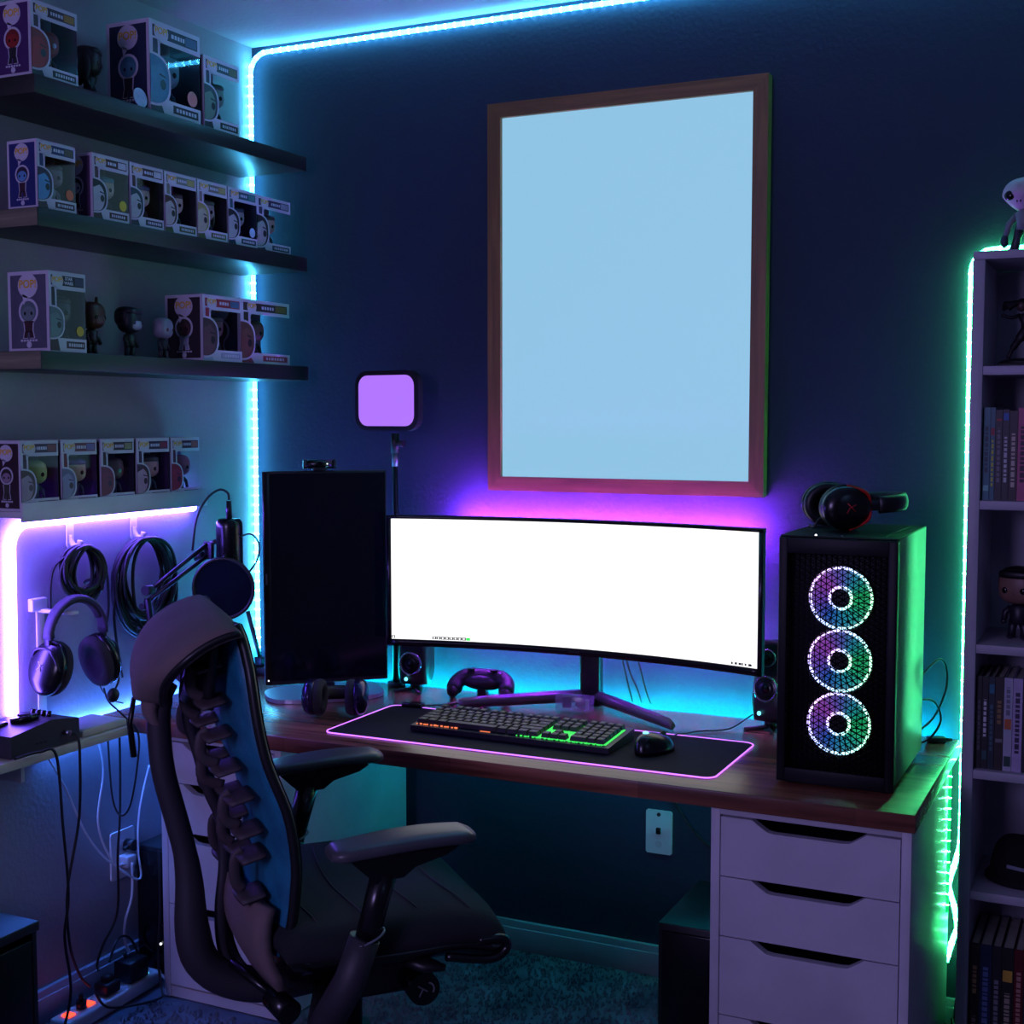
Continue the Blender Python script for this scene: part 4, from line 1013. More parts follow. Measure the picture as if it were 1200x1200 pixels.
# ------------------------------------------------------------------ control box, flat white box and cables on wall table
o = thing('control_box', 'sloped dark audio control box on the narrow white table', 'audio device', (.068, -.955, TZ + .002), 0)
pr = [(-.10, 0), (.10, 0), (.10, .050), (.02, .062), (-.10, .048)]
MB().prism(pr, -.058, .062, Tk).build('housing', mat('control_box_shell', (46, 46, 52), .4), o)
for sx, sy in ((-.055, -.05), (.050, -.05), (-.055, .08), (.05, .08)): MB().cyl((sx, sy, -.0018), (sx, sy, .0), .008, n=10).build('foot', M_rubber, o)
MB().cyl((.0, .0, .058), (-.002, 0, .068), .030, n=28).build('dial', M_satin, o)
MB().cyl((-.002, 0, .068), (-.002, 0, .074), .014, n=20).build('dial_cap', M_dmetal, o)
MB().box(-.05, -.01, -.075, -.035, .053, .062, bev=.004).build('button_pad', M_satin, o)
for k in range(4): MB().cyl((-.03 + k * .016, .052, .053), (-.03 + k * .016, .055, .070), .0055, n=14).build('knob', M_gloss, o)
MB().cyl((.062, .055, .026), (.078, .055, .026), .006, n=12).build('jack', M_metal, o)
for k in range(3): MB().box(.0622, .0626, -.03 + k * .012, -.022 + k * .012, .016, .021).build('front_mark', M_dmetal, o)
o = thing('flat_white_box', 'flat white device box on the narrow table beside control box', 'device', (.070, -.765, TZ + .001), 0)
MB().box(-.055, .055, -.075, .07, 0, .016, bev=.003).build('casing', M_cream, o)
MB().box(-.05, .05, -.07, .065, .016, .017, bev=.0004).build('lid', M_whitepl, o)

def wc(name, pts, r, label, m=None): return cable(name, pts, r, label, m)
wc('power_cable', [(.150, -.90, .7015), (.158, -.893, .698), (.165, -.892, .66), (.155, -.888, .51), (.150, -.923, .355), (.13, -.90, .22), (.10, -.84, .12), (.092, -.80, .075)], .0032, 'black cable from control box crossing to the front of power strip')
wc('power_cable', [(.145, -1.06, .682), (.155, -1.00, .684), (.168, -.965, .67), (.172, -.955, .52), (.172, -.943, .357), (.165, -.95, .26), (.15, -.92, .13), (.14, -.93, .05), (.135, -.95, .014)], .0032, 'black cable hanging over table edge down to the floor')
wc('headset_cable', [(.10, -.742, .770), (.118, -.745, .74), (.145, -.72, .70), (.155, -.69, .655), (.148, -.69, .57), (.125, -.69, .48), (.10, -.695, .455), (.08, -.70, .50), (.07, -.70, .64)], .0024, 'thin black headset cable looping below the white table')
wc('thin_cable', [(.01, -.655, .80), (.012, -.662, .76), (.02, -.64, .72), (.03, -.6, .70)], .0016, 'very thin cable by the wall above the desk end')
wc('white_cable', [(.02, -.86, .65), (.03, -.80, .54), (.03, -.739, .417), (.03, -.68, .34), (.03, -.635, .305), (.035, -.60, .300)], .0026, 'white cable running diagonally to the left wall outlet', M_whitepl)
wc('white_cable', [(.035, -.70, .65), (.045, -.69, .557), (.048, -.715, .438), (.05, -.68, .34), (.055, -.63, .285), (.06, -.585, .262), (.045, -.575, .33), (.03, -.55, .42), (.02, -.50, .52)], .0026, 'white cable drooping in a loop beneath left wall outlet', M_whitepl)
wc('white_cable', [(.04, -.592, .30), (.045, -.60, .22), (.04, -.62, .16), (.03, -.61, .10), (.06, -.60, .05), (.13, -.595, .03), (.16, -.60, .008)], .0036, 'thick white cable from outlet plug down to the floor', M_whitepl)
wc('black_cable', [(.07, -.66, .645), (.07, -.66, .55), (.075, -.67, .44), (.075, -.68, .35), (.07, -.68, .21), (.06, -.72, .14), (.055, -.735, .10), (.065, -.742, .085)], .003, 'black cable hanging left of the wall outlet to power strip')
wc('black_cable', [(.06, -.70, .09), (.05, -.66, .13), (.05, -.62, .12), (.06, -.60, .07), (.07, -.64, .05)], .003, 'short black cable looping above the power strip')
wc('black_cable', [(.108, -.80, .062), (.135, -.79, .03), (.165, -.72, .014), (.19, -.67, .015), (.185, -.66, .03), (.162, -.645, .10), (.15, -.62, .22), (.14, -.61, .35)], .003, 'long black cable looping on the carpet beside power strip')

# outlet and plugs on left wall
def outlet(name, label, T, loc, rzz, w, h, kind):
    o = thing(name, label, 'outlet', loc, rzz)
    MB().prism(rrect(-w, w, -h, h, .006), .0005, .006, XZ()).build('cover_plate', M_whitepl, o)
    if kind == 'switch':
        MB().box(-.006, .006, -.014, -.005, -.004, .012, bev=.002).build('port', M_satin, o)
        MB().prism([(.009 * x, -.03 + .009 * y) for x, y in BUB], .006, .0075, XZ()).build('round_port', M_white, o)
        MB().cyl((0, -.006, .045), (0, -.0085, .045), .005, n=14).build('coax_port', M_dmetal, o)
    else:
        for dz in (-.02, .02):
            MB().prism([(.016 * x, dz + .014 * y) for x, y in BUB], .006, .0075, XZ()).build('socket', M_white, o)
    return o
outlet('wall_outlet', 'white wall plate under the desk on the dark wall', None, (1.2105, 0, .368), 0, .034, .055, 'switch')
outlet('wall_outlet', 'white wall outlet on left wall with two plugs in it', None, (0, -.585, .315), PI / 2, .042, .060, 'socket')
o = thing('plug', 'round black plug in the upper socket of left wall outlet', 'plug', (.009, -.575, .337))
MB().cyl((0, 0, 0), (.026, 0, 0), .014, n=18).build('housing', M_black, o); MB().cyl((.014, -.01, 0), (.014, -.026, -.004), .005, n=10).build('strain_relief', M_rubber, o)
o = thing('plug', 'white plug in the lower socket of left wall outlet', 'plug', (.009, -.590, .303))
MB().box(0, .03, -.017, .017, -.016, .014, bev=.004).build('housing', M_whitepl, o); MB().cyl((.014, -.016, -.006), (.014, -.036, -.008), .005, n=10).build('strain_relief', M_whitepl, o)

# power strip
o = thing('power_strip', 'white power strip with red lit switches on the carpet', 'power strip', (.093, -.735, .003), math.radians(1.5))
MB().box(-.03, .03, -.17, .155, 0, .034, bev=.006).build('housing', M_whitepl, o)
for yy in (-.14, -.075): MB().box(-.012, .012, yy - .011, yy + .011, .034, .039, bev=.002).build('switch', G_red, o)
for k in range(5): MB().prism([(.014 * x, -.10 + k * .05 + .014 * y) for x, y in BUB], .034, .0355).build('socket', M_white, o)
MB().ell((.012, .12, .035), (.004, .004, .002), 10, 6).build('power_light', G_aqua, o)
o = thing('plug_adapter', 'large black adapter plugged in the middle of power strip', 'plug', (.088, -.66, .0395))
MB().box(-.025, .028, -.03, .035, 0, .05, bev=.004).build('housing', M_black, o); MB().cyl((-.01, .0, .05), (-.02, .0, .062), .005, n=10).build('strain_relief', M_rubber, o)
o = thing('plug_adapter', 'smaller black angled adapter on power strip beside the red switch', 'plug', (.092, -.745, .0395))
MB().box(-.02, .022, -.022, .024, 0, .028, bev=.004).build('housing', M_black, o); MB().box(-.012, .012, -.01, .014, .028, .042, bev=.004).build('raised_back', M_black, o)
o = thing('plug', 'round dark plug at the near end of power strip', 'plug', (.098, -.835, .0395))
MB().cyl((0, 0, 0), (0, 0, .018), .012, n=16).build('housing', M_dmetal, o); MB().cyl((0, 0, .018), (.002, -.004, .034), .005, n=10).build('strain_relief', M_rubber, o)

# thin cables under the desk
wc('black_cable', [(1.20, -.02, .652), (1.22, -.015, .52), (1.29, -.014, .40), (1.36, -.013, .34), (1.42, -.013, .30)], .003, 'black cable hanging down the dark wall by the wall plate')
wc('black_cable', [(.56, -.03, .65), (.575, -.03, .60), (.60, -.03, .575), (.605, -.03, .54), (.585, -.03, .515), (.57, -.03, .50)], .003, 'small black cable bundle under desk beside left drawer unit')
wc('floor_cable', [(1.945, -.22, .006), (1.95, -.16, .04), (1.93, -.10, .07), (1.925, -.04, .03), (1.93, -.02, .10)], .003, 'black cable on the floor behind the right drawer unit')

# ------------------------------------------------------------------ bookcase on the right
bx0, bx1, by = 1.956, 2.756, -.28
bc = thing('bookcase', 'tall white bookcase at the right end of the dark wall', 'bookcase', (bx0, -.02, 0))
wd_ = bx1 - bx0; dd = by + .02
M_bc = mat('bookcase_laminate', (172, 170, 182), .45)
for x in (0, wd_ - .023): MB().box(x, x + .023, dd, 0, .002, 1.714, bev=.0008).build('side_panel', M_bc, bc)
MB().box(0, wd_, dd, 0, 1.7145, 1.731, bev=.0008).build('top_panel', M_bc, bc)
MB().box(.023, wd_ - .023, -.005, 0, .08, 1.714).build('back_panel', M_bc, bc)
SHZ = [1.503, 1.233, .940, .681, .428, .075]
for z in SHZ: MB().box(.0232, wd_ - .0232, dd + .002, -.0052, z - .018, z, bev=.0008).build('shelf_board', M_bc, bc)
MB().box(.0232, wd_ - .0232, dd + .02, dd + .032, .002, .0565).build('plinth', M_bc, bc)
MB().box(.04, .3, dd - .001, dd + .0018, 1.7185, 1.7275).build('edge_band', M_bc, bc)

def book(label, x, w, z, h, d, col, marks, lean=0, yfront=-.262):
    o = thing('book', label, 'book', (x + w / 2, yfront, z), 0)
    o.rotation_euler = (0, lean, 0)
    g = w / 2 - .0004; c = colm(col, .45)
    b = MB(); r = .0012
    b.box(-g, -g + .0015, 0, d, 0, h).box(g - .0015, g, 0, d, 0, h).box(-g + .0015, g - .0015, 0, .0018, 0, h)
    b.build('cover', c, o)
    MB().box(-g + .0016, g - .0016, .0019, d - .004, .002, h - .003).build('pages', colm((190, 186, 172), .8), o)
    m = MB(); rr = random.Random(int(x * 5000)); any_ = False
    for (a, bb, cc) in marks:
        m.use(colm(cc, .5)); zz = a * h
        if bb - a > .12:                                   # a column of small print
            while zz < bb * h:
                dz = rr.uniform(.004, .011); m.box(-g * .45, g * .45, -.0005, 0, zz, min(zz + dz, bb * h)); zz += dz + .003
        else: m.box(-g * .8, g * .8, -.0005, 0, zz, bb * h)
    m.build('spine_print', None, o, kind='stuff')
    return o
edges = [1.9815, 1.995, 2.0045, 2.018, 2.031, 2.047, 2.066, 2.084, 2.10]
spec = [((36, 110, 120), [(.1, .16, (120, 190, 180)), (.3, .8, (20, 60, 70))], 'teal hardback at the left end of the upper book row'),
        ((30, 100, 110), [(.15, .65, (180, 190, 60)), (.7, .78, (150, 40, 60))], 'teal book with yellow spine lettering, second in the upper row'),
        ((18, 18, 22), [(.2, .8, (110, 110, 116)), (.88, .9, (170, 40, 40))], 'black book with grey lettering, third in the upper row'),
        ((14, 22, 30), [(.2, .7, (190, 196, 200)), (.88, .96, (30, 90, 170))], 'black book with blue top band, fourth in the upper row'),
        ((30, 20, 18), [(.15, .75, (190, 180, 160))], 'dark brown book with pale lettering in the upper row'),
        ((170, 70, 110), [(.2, .8, (60, 20, 50))], 'pink book at the right edge of the upper row'),
        ((40, 40, 60), [(.2, .7, (150, 150, 170))], 'navy book past the pink one in the upper row'), ((90, 90, 96), [(.2, .7, (30, 30, 36))], 'grey book last in the upper row')]
for i, (c, mk, lab) in enumerate(spec): book(lab, edges[i], edges[i + 1] - edges[i], 1.2335, (.187, .187, .182, .183, .180, .186, .18, .17)[i], .14, c, mk)
edges = [1.9815, 1.992, 2.0045, 2.017, 2.034, 2.051, 2.070, 2.088, 2.104]
spec = [((20, 20, 20), [(.2, .75, (80, 80, 84))], 'black book at the left end of the lower book row'),
        ((22, 22, 26), [(.35, .75, (210, 210, 216)), (.1, .2, (30, 80, 80))], 'black book with bold white lettering, middle shelf row'),
        ((16, 40, 50), [(.2, .7, (60, 100, 110)), (.82, .92, (40, 110, 130))], 'dark teal book, third in the lower book row'),
        ((44, 34, 30), [(.5, .75, (140, 110, 60)), (.3, .34, (120, 120, 120))], 'dark brown book with gold lettering, fourth in the lower book row'),
        ((170, 172, 190), [(.45, .56, (190, 100, 50)), (.05, .16, (30, 70, 60)), (.6, .9, (110, 110, 130))], 'white and orange book in the lower book row'),
        ((176, 160, 196), [(.2, .85, (50, 40, 70))], 'lavender book with dark lettering in the lower row'),
        ((30, 30, 40), [(.2, .7, (120, 120, 140))], 'dark book past the lavender one in the lower row'), ((70, 40, 40), [(.2, .7, (150, 120, 110))], 'maroon book last in the lower row')]
for i, (c, mk, lab) in enumerate(spec): book(lab, edges[i], edges[i + 1] - edges[i], .6815, .192, .15, c, mk)
edges = [1.9815, 2.000, 2.024, 2.043, 2.067, 2.086, 2.106]
spec = [((34, 26, 24), [(.55, .8, (150, 120, 80)), (.2, .35, (110, 100, 90))], 'thick dark brown book at the left of the bottom book row'),
        ((24, 36, 70), [(.2, .8, (90, 110, 160))], 'navy blue thick book, second in the bottom row'),
        ((26, 26, 34), [(.2, .7, (120, 120, 130))], 'black thick book, third in the bottom row'),
        ((24, 22, 20), [(.7, .8, (190, 150, 50)), (.2, .6, (150, 140, 120))], 'black thick book with gold band, bottom row'),
        ((90, 26, 34), [(.3, .8, (170, 120, 110))], 'dark red book at right of the bottom row'), ((40, 40, 46), [(.3, .8, (120, 120, 120))], 'grey-black book past the dark red one, bottom row')]
for i, (c, mk, lab) in enumerate(spec): book(lab, edges[i], edges[i + 1] - edges[i], .0755, .238, .19, c, mk)

# figures and cap on the bookcase
k = .142
o = thing('vinyl_figure', 'pale bald big-eyed vinyl figure standing on top of white bookcase', 'toy figure', (2.045, -.20, 1.7315), math.radians(-110))
pale = colm((186, 170, 178), .5)
for sy in (-1, 1):
    MB().tube([(.01, sy * .018, .004), (0, sy * .016, .03), (0, sy * .010, .052)], [.009, .008, .010], 10).ell((.014, sy * .018, .005), (.016, .009, .005), 12, 6).build('leg', colm((52, 56, 70)), o)
    MB().tube([(0, sy * .016, .078), (.002, sy * .031, .062), (.010, sy * .036, .036)], [.008, .0075, .006], 8).build('arm', colm((110, 116, 120)), o)
    MB().ell((.011, sy * .037, .026), (.008, .008, .013), 10, 8).build('glove', colm((40, 44, 70)), o)
MB().tube([(0, 0, .046), (0, 0, .062), (0, 0, .080), (0, 0, .088)], [.017, .016, .021, .010], 14).build('torso', colm((120, 124, 130)), o)
def skull(u, v):
    a = u * 2 * PI; ph = v * PI; z = math.cos(ph)
    w = math.sin(ph) ** .75 * (1.0 if z > 0 else 1 + z * .42)
    return (w * math.cos(a) * .036, w * math.sin(a) * .047, .117 + z * .034)
h_ = MB().grid(skull, 28, 18).build('head', pale, o)
for sy in (-1, 1): MB().ell((.0305, sy * .020, .114), (.006, .0105, .010), 14, 10).build('eye', M_gloss, h_)
for sy in (-1, 1): MB().ell((.0315, sy * .0035, .101), (.002, .0012, .0028), 8, 6).build('nostril', M_black, h_)

o = thing('action_figure', 'black running action figure on a rock base, top bookcase shelf', 'toy figure', (2.045, -.18, 1.5035), 0)
mk_ = mat('dark_bronze', (20, 18, 22), .55)
MB().ell((0, 0, .009), (.046, .036, .009), 16, 8).box(-.045, .045, -.035, .035, 0, .008, bev=.003).build('rock_base', mk_, o)
MB().tube(smooth_path([(-.028, 0, .018), (-.018, 0, .040), (-.005, -.005, .058), (.006, 0, .078)], 4), [.004] * 4 + [.007] * 4 + [.010] * 5, 10).tube(smooth_path([(.03, .005, .018), (.034, .002, .040), (.022, 0, .062), (.006, 0, .078)], 4), [.004] * 4 + [.007] * 4 + [.010] * 5, 10).build('leg', mk_, o)
MB().tube([(.006, 0, .076), (.004, 0, .092), (-.002, 0, .108)], [.010, .009, .011], 10).build('torso', mk_, o)
MB().tube(smooth_path([(-.006, 0, .106), (-.022, -.01, .100), (-.034, -.012, .104)], 4), .0038, 8).ell((-.037, -.012, .105), (.006, .004, .004), 8, 6).build('arm', mk_, o)
MB().tube(smooth_path([(.004, 0, .106), (.018, -.012, .092), (.010, -.02, .082)], 4), .0038, 8).build('arm', mk_, o)
MB().ell((-.004, -.002, .124), (.010, .010, .012), 12, 8).build('head', colm((80, 60, 56)), o)
MB().grid(lambda u, v: (-.002 - .032 * v - .008 * math.sin(u * 5), .012 - .024 * u, .136 - .012 * v - .010 * v * math.sin(u * 9)), 8, 6).ell((-.002, .002, .127), (.013, .013, .013), 12, 8).build('hair', mk_, o)
figure('vinyl_figure', 'dark-haired vinyl figure alone on the middle bookcase shelf', (2.050, -.17, .9405), math.radians(-105), .158, head=(130, 96, 84), hair=(18, 16, 18), body=(30, 28, 40), legs=(26, 26, 40), hairstyle='short')
o = thing('cap', 'black knitted cap with a pale strip on bookcase shelf', 'cap', (2.075, -.17, .4285), 0)
def capf(u, v):
    a = u * 2 * PI; ph = v * PI / 2; w = math.cos(ph) ** .55
    return (.070 * w * math.cos(a) * (1 + .05 * math.sin(3 * a)), .062 * w * math.sin(a), .088 * math.sin(ph) * (1 - .12 * math.cos(a)))
MB().grid(capf, 32, 12).build('crown', mat('black_knit', (14, 14, 16), .95, bump=.9, bscale=350), o)
MB().tube([(.071 * math.cos(t), .063 * math.sin(t), .009) for t in [i * PI / 18 for i in range(36)]], .008, 8, closed=True).build('rim', mat('black_knit', (14, 14, 16), .95), o)
MB().box(-.035, .05, -.0665, -.0635, .040, .047, T=Matrix.Rotation(.12, 4, 'Y')).build('pale_strip', colm((130, 134, 150)), o)

# ------------------------------------------------------------------ office chair
ch = thing('office_chair', 'black ergonomic office chair with blue ribbed backrest by the desk', 'chair', (.95, -1.01, 0), math.radians(47))
def Lp(f, l, z): return (f, -l, z)      # l > 0 is the side nearer the photographer
M_frame_ch = mat('chair_frame', (50, 46, 54), .55, bump=.12, bscale=900)
M_rib = mat('chair_rib', (70, 60, 64), .6)
M_cap = mat('chair_cap_fabric', (122, 106, 106), .95, bump=.6, bscale=900, spec=.15)
prof = [(-.190, .478), (-.180, .53), (-.174, .60), (-.174, .654), (-.186, .73), (-.206, .785), (-.222, .83), (-.234, .89), (-.242, .96), (-.250, 1.02), (-.262, 1.055)]
pz = smooth_path([(a, 0, b) for a, b in prof], 4)
def backp(v):
    i = min(len(pz) - 2, int(v * (len(pz) - 1))); t = v * (len(pz) - 1) - i
    p = pz[i].lerp(pz[i + 1], t); return p.x, p.z
def hwid(z): return .185 + .035 * math.sin(max(0, min(1, (z - .46) / .6)) * PI) - (.012 if z > 1.0 else 0)
def backsurf(off):
    def f(u, v):
        x, z = backp(v); l = (u * 2 - 1); w = hwid(z)
        return Lp(x + off + .030 * (abs(l) ** 2) - .012, l * w, z)
    return f
for nm, m_, o1, o2 in (('back_mesh', M_mesh_blue, -.010, -.004), ('back_upholstery', M_seatfab, -.0035, .012)):
    mb = MB(); mb.grid(backsurf(o1), 16, 30); mb.grid(backsurf(o2), 16, 30)
    for u in (0, 1): mb.grid(lambda a, v, u=u: tuple(Vector(backsurf(o1)(u, v)).lerp(Vector(backsurf(o2)(u, v)), a)), 1, 30)
    for v in (0, 1): mb.grid(lambda u, a, v=v: tuple(Vector(backsurf(o1)(u, v)).lerp(Vector(backsurf(o2)(u, v)), a)), 16, 1)
    mb.build(nm, m_, ch)
for s_ in (-1, 1):
    pts = []
    for i in range(25):
        x, z = backp(i / 24); pts.append(Lp(x + .018, s_ * (hwid(z) + .004), z))
    MB().tube(pts, .0085, 8, up=(1, 0, 0), flat=1.3).build('back_edge', M_black, ch)
# ribs: chains of brackets
def xat(z):
    for i in range(len(pz) - 1):
        if pz[i].z <= z <= pz[i + 1].z:
            t = (z - pz[i].z) / (pz[i + 1].z - pz[i].z); return pz[i].x + (pz[i + 1].x - pz[i].x) * t
    return pz[0].x if z < pz[0].z else pz[-1].x
def bracket(l, zt, zb, w=.040, m=M_rib):
    d = .048
    for z in (zt, zb):
        x = xat(z)
        def fin(u, v, x=x, z=z):
            return Lp(x - .012 - (.008 + d * (1 - v)) * (1 - .18 * (2 * u - 1) ** 2) + .014 * 0, l + (u - .5) * w * 2, z + .006 * math.cos((u - .5) * PI) - .010 * (1 - v))
        mb = MB(); mb.grid(fin, 8, 4); mb.grid(lambda u, v: tuple(Vector(fin(u, v)) - Vector((0, 0, .005))), 8, 4)
        for e in (0, 1):
            mb.grid(lambda a, v, e=e: tuple(Vector(fin(e, v)) - Vector((0, 0, .005 * a))), 1, 4); mb.grid(lambda u, a, e=e: tuple(Vector(fin(u, e)) - Vector((0, 0, .005 * a))), 8, 1)
        mb.build('rib', m, ch)
    xm = min(xat(zt), xat(zb)) - .060
    pts = smooth_path([Lp(xat(zt) - .052, l, zt), Lp(xm - .004, l, zt - .2 * (zt - zb)), Lp(xm - .004, l, zb + .25 * (zt - zb)), Lp(xat(zb) - .052, l, zb)], 4)
    MB().tube(pts, .0052, 10, up=(0, 1, 0), flat=2.0).build('rib_strap', m, ch)
for zt, zb in ((.985, .922), (.865, .805), (.752, .692), (.648, .578)):
    bracket(.115, zt, zb); bracket(-.125, zt, zb)
for zt, zb in ((.950, .865), (.810, .735), (.700, .628)):
    bracket(0, zt - .01, zb, .030)
# central flexing spine
sp = smooth_path([Lp(-.300, -.03, .955), Lp(-.298, -.03, .86), Lp(-.282, -.03, .80), Lp(-.262, -.03, .72), Lp(-.240, -.03, .66), Lp(-.236, -.03, .58), Lp(-.246, -.02, .50), Lp(-.244, -.01, .43), Lp(-.225, .0, .385), Lp(-.18, 0, .362)], 5)
MB().tube(sp, [.008] * len(sp), 10, up=(0, 1, 0), flat=1.3).build('flex_spine', M_frame_ch, ch)
sp2 = [tuple(Vector(p) + Vector((.02, .09 * min(1, max(0, (p.z - .36) / .16)), -.01 * min(1, max(0, (p.z - .36) / .16))))) for p in sp]
MB().tube(sp2, [.007] * len(sp2), 10, up=(0, 1, 0), flat=1.2).build('flex_spine', M_frame_ch, ch)
# upright backbone
bb = smooth_path([Lp(-.330, 0, .930), Lp(-.350, 0, .885), Lp(-.350, 0, .82), Lp(-.343, 0, .76), Lp(-.326, 0, .69), Lp(-.310, 0, .62), Lp(-.303, 0, .56), Lp(-.300, 0, .48), Lp(-.284, 0, .415), Lp(-.235, 0, .372), Lp(-.16, 0, .352), Lp(-.04, 0, .36)], 4)
rad = []
for p in bb:
    rad.append(.0220 + (.012 * max(0, min(1, (.62 - p.z) / .16))) - (.006 if p.z > .9 else 0))
MB().tube(bb, rad, 16, up=(0, 1, 0), flat=.95, T=Matrix.Identity(4)).build('backbone', M_frame_ch, ch)
def topf(off):
    return lambda u, v: Lp(-.285 - .03 * (1 - (2 * u - 1) ** 2) * (1 - v) + off, (2 * u - 1) * (.12 + .07 * v), .90 + .135 * v)
mb = MB(); mb.grid(topf(0), 10, 4); mb.grid(topf(.012), 10, 4)
for e in (0, 1):
    mb.grid(lambda a, v, e=e: tuple(Vector(topf(0)(e, v)) + Vector((.012 * a, 0, 0))), 1, 4); mb.grid(lambda u, a, e=e: tuple(Vector(topf(0)(u, e)) + Vector((.012 * a, 0, 0))), 10, 1)
mb.build('top_frame', M_black, ch)
# padded cap over the top of the back
def capsurf(off):
    def f(u, v):
        l = u * 2 - 1
        w = .222 * (1 - .06 * v) if v < .3 else .222 * (.982 - 1.25 * (v - .3) ** 1.75)
        x = -.245 - .150 * math.sin(min(1, v * 1.15) * PI / 2) ** .85 + .03 * abs(l) ** 3 * v + .012 * v
        z = 1.062 - .155 * v ** 1.25 - .016 * abs(l) ** 3 * (1 - v)
        n = Vector((-.75, 0, .66 - .5 * v)).normalized() * off
        return Lp(x + n.x, l * w, z + n.z)
    return f
mb = MB(); o1, o2 = 0.012, -.010
mb.grid(capsurf(o1), 24, 20); mb.grid(capsurf(o2), 24, 20)
for e in (0, 1):
    mb.grid(lambda a, v, e=e: tuple(Vector(capsurf(o1)(e, v)).lerp(Vector(capsurf(o2)(e, v)), a)), 2, 20); mb.grid(lambda u, a, e=e: tuple(Vector(capsurf(o1)(u, e)).lerp(Vector(capsurf(o2)(u, e)), a)), 24, 2)
cp_ = mb.build('back_cap', M_cap, ch)
for e in (0, 1): MB().tube([capsurf(0)(e, i / 20) for i in range(21)], .006, 8).build('cap_piping', M_black, cp_)
mb = MB().tube(smooth_path([Lp(-.362, 0, .915), Lp(-.365, .0, .88), Lp(-.345, .0, .845)], 4), [.034, .034, .033, .031, .029, .026, .022, .017, .012], 14, up=(0, 1, 0), flat=.5)
mb.build('cap_bracket', M_cap, ch)
MB().tube([Lp(-.392, -.012, .905), Lp(-.400, -.012, .86), Lp(-.394, -.012, .80)], [.007, .009, .010], 8, up=(0, 1, 0), flat=.6).build('adjuster_strap', M_satin, ch)
# lower back cover
def lowc(off):
    def f(u, v):
        l = u * 2 - 1; z = .565 - .135 * v
        return Lp(-.206 - .026 * (1 - l * l) - .018 * math.sin(v * PI) + off + .022 * v, l * (.195 - .0 * v), z - .01 * v * (l + 1) * .5)
    return f
mb = MB(); mb.grid(lowc(0), 12, 6); mb.grid(lowc(.02), 12, 6)
for e in (0, 1):
    mb.grid(lambda a, v, e=e: tuple(Vector(lowc(0)(e, v)).lerp(Vector(lowc(.02)(e, v)), a)), 1, 6); mb.grid(lambda u, a, e=e: tuple(Vector(lowc(0)(u, e)).lerp(Vector(lowc(.02)(u, e)), a)), 12, 1)
mb.build('lower_back_cover', M_cap, ch)
# seat
def seat_z(f, l): return .540 - .014 * (l / .25) ** 4 - .055 * max(0, (f - .10) / .16) ** 2 - .006 * math.cos(l * 9)
def seatf(top):
    def fn(u, v):
        # superelliptic footprint
        a = (u * 2 - 1); b = (v * 2 - 1)
        x = a * math.sqrt(1 - .22 * b * b); y = b * math.sqrt(1 - .10 * a * a)
        f = .018 + x * .222; l = y * .268
        e = max(abs(a), abs(b)); dr = .020 * max(0, (e - .86) / .14) ** 2
        return Lp(f, l, seat_z(f, l) - dr if top else seat_z(f, l) - .058 + dr)
    return fn
mb = MB(); mb.grid(seatf(True), 28, 28); mb.grid(seatf(False), 28, 28)
for e in (0, 1):
    mb.grid(lambda a, v, e=e: tuple(Vector(seatf(True)(e, v)).lerp(Vector(seatf(False)(e, v)), a)), 1, 28); mb.grid(lambda u, a, e=e: tuple(Vector(seatf(True)(u, e)).lerp(Vector(seatf(False)(u, e)), a)), 28, 1)
st_ = mb.build('seat', M_seatfab, ch)
for f0 in (-.135, -.050, .045, .135):
    pts = [Lp(f0 - .018 * math.cos(l * 8) + .018, l, seat_z(f0, l) + .0006 - (.004 if abs(l) > .2 else 0)) for l in [-.215 + .43 * i / 20 for i in range(21)]]
    MB().tube(pts, .0017, 6).build('seam', M_fabric, st_)
def shellf(k):
    def fn(u, v):
        p = Vector(seatf(False)(u, v)); q = .97 if k else 1.0
        return (.018 + (p.x - .018) * (q if not k else .90), p.y * (q if not k else .88), p.z + (-.001 if not k else -.030))
    return fn
mb = MB(); mb.grid(shellf(0), 20, 20); mb.grid(shellf(1), 20, 20)
for e in (0, 1):
    mb.grid(lambda a, v, e=e: tuple(Vector(shellf(0)(e, v)).lerp(Vector(shellf(1)(e, v)), a)), 1, 20); mb.grid(lambda u, a, e=e: tuple(Vector(shellf(0)(u, e)).lerp(Vector(shellf(1)(u, e)), a)), 20, 1)
mb.build('seat_shell', M_satin, ch)
MB().tube(smooth_path([Lp(.10, .255, .462), Lp(.18, .255, .446), Lp(.212, .255, .460), Lp(.205, .255, .480), Lp(.16, .255, .482)], 5), .0085, 8).build('front_handle', M_satin, ch)
MB().box(-.15, .13, -.10, .10, .37, .455, bev=.02).build('tilt_mechanism', M_black, ch)
MB().box(-.05, .10, -.13, -.08, .35, .44, bev=.015).build('mechanism_cover', M_satin, ch)
MB().cyl(Lp(.09, .10, .365), Lp(.09, .158, .365), .030, n=26).build('tension_knob', M_satin, ch)
kn = MB()
T = Matrix.Translation(Lp(.09, .159, .365)) @ XZ()
kn.tube([(.006 + .012 * math.cos(t), .012 * math.sin(t), .001) for t in [-.6 + i * .22 for i in range(10)]], .0016, 5, T=T).tube([(-.012, .008, .001), (-.003, .002, .001), (-.010, -.012, .001)], .0016, 5, T=T).tube([(-.003, .002, .001), (.006, -.004, .001)], .0016, 5, T=T)
kn.build('knob_mark', colm((150, 150, 160), .4), ch)
MB().tube([Lp(.03, .20, .452), Lp(.07, .235, .444), Lp(.10, .25, .440)], [.010, .012, .005], 8, flat=1.8, up=(0, 0, 1)).build('seat_lever', M_black, ch)
MB().cyl(Lp(-.235, .03, .415), Lp(-.165, .12, .370), .0085, n=12).build('tilt_rod', M_satin, ch)
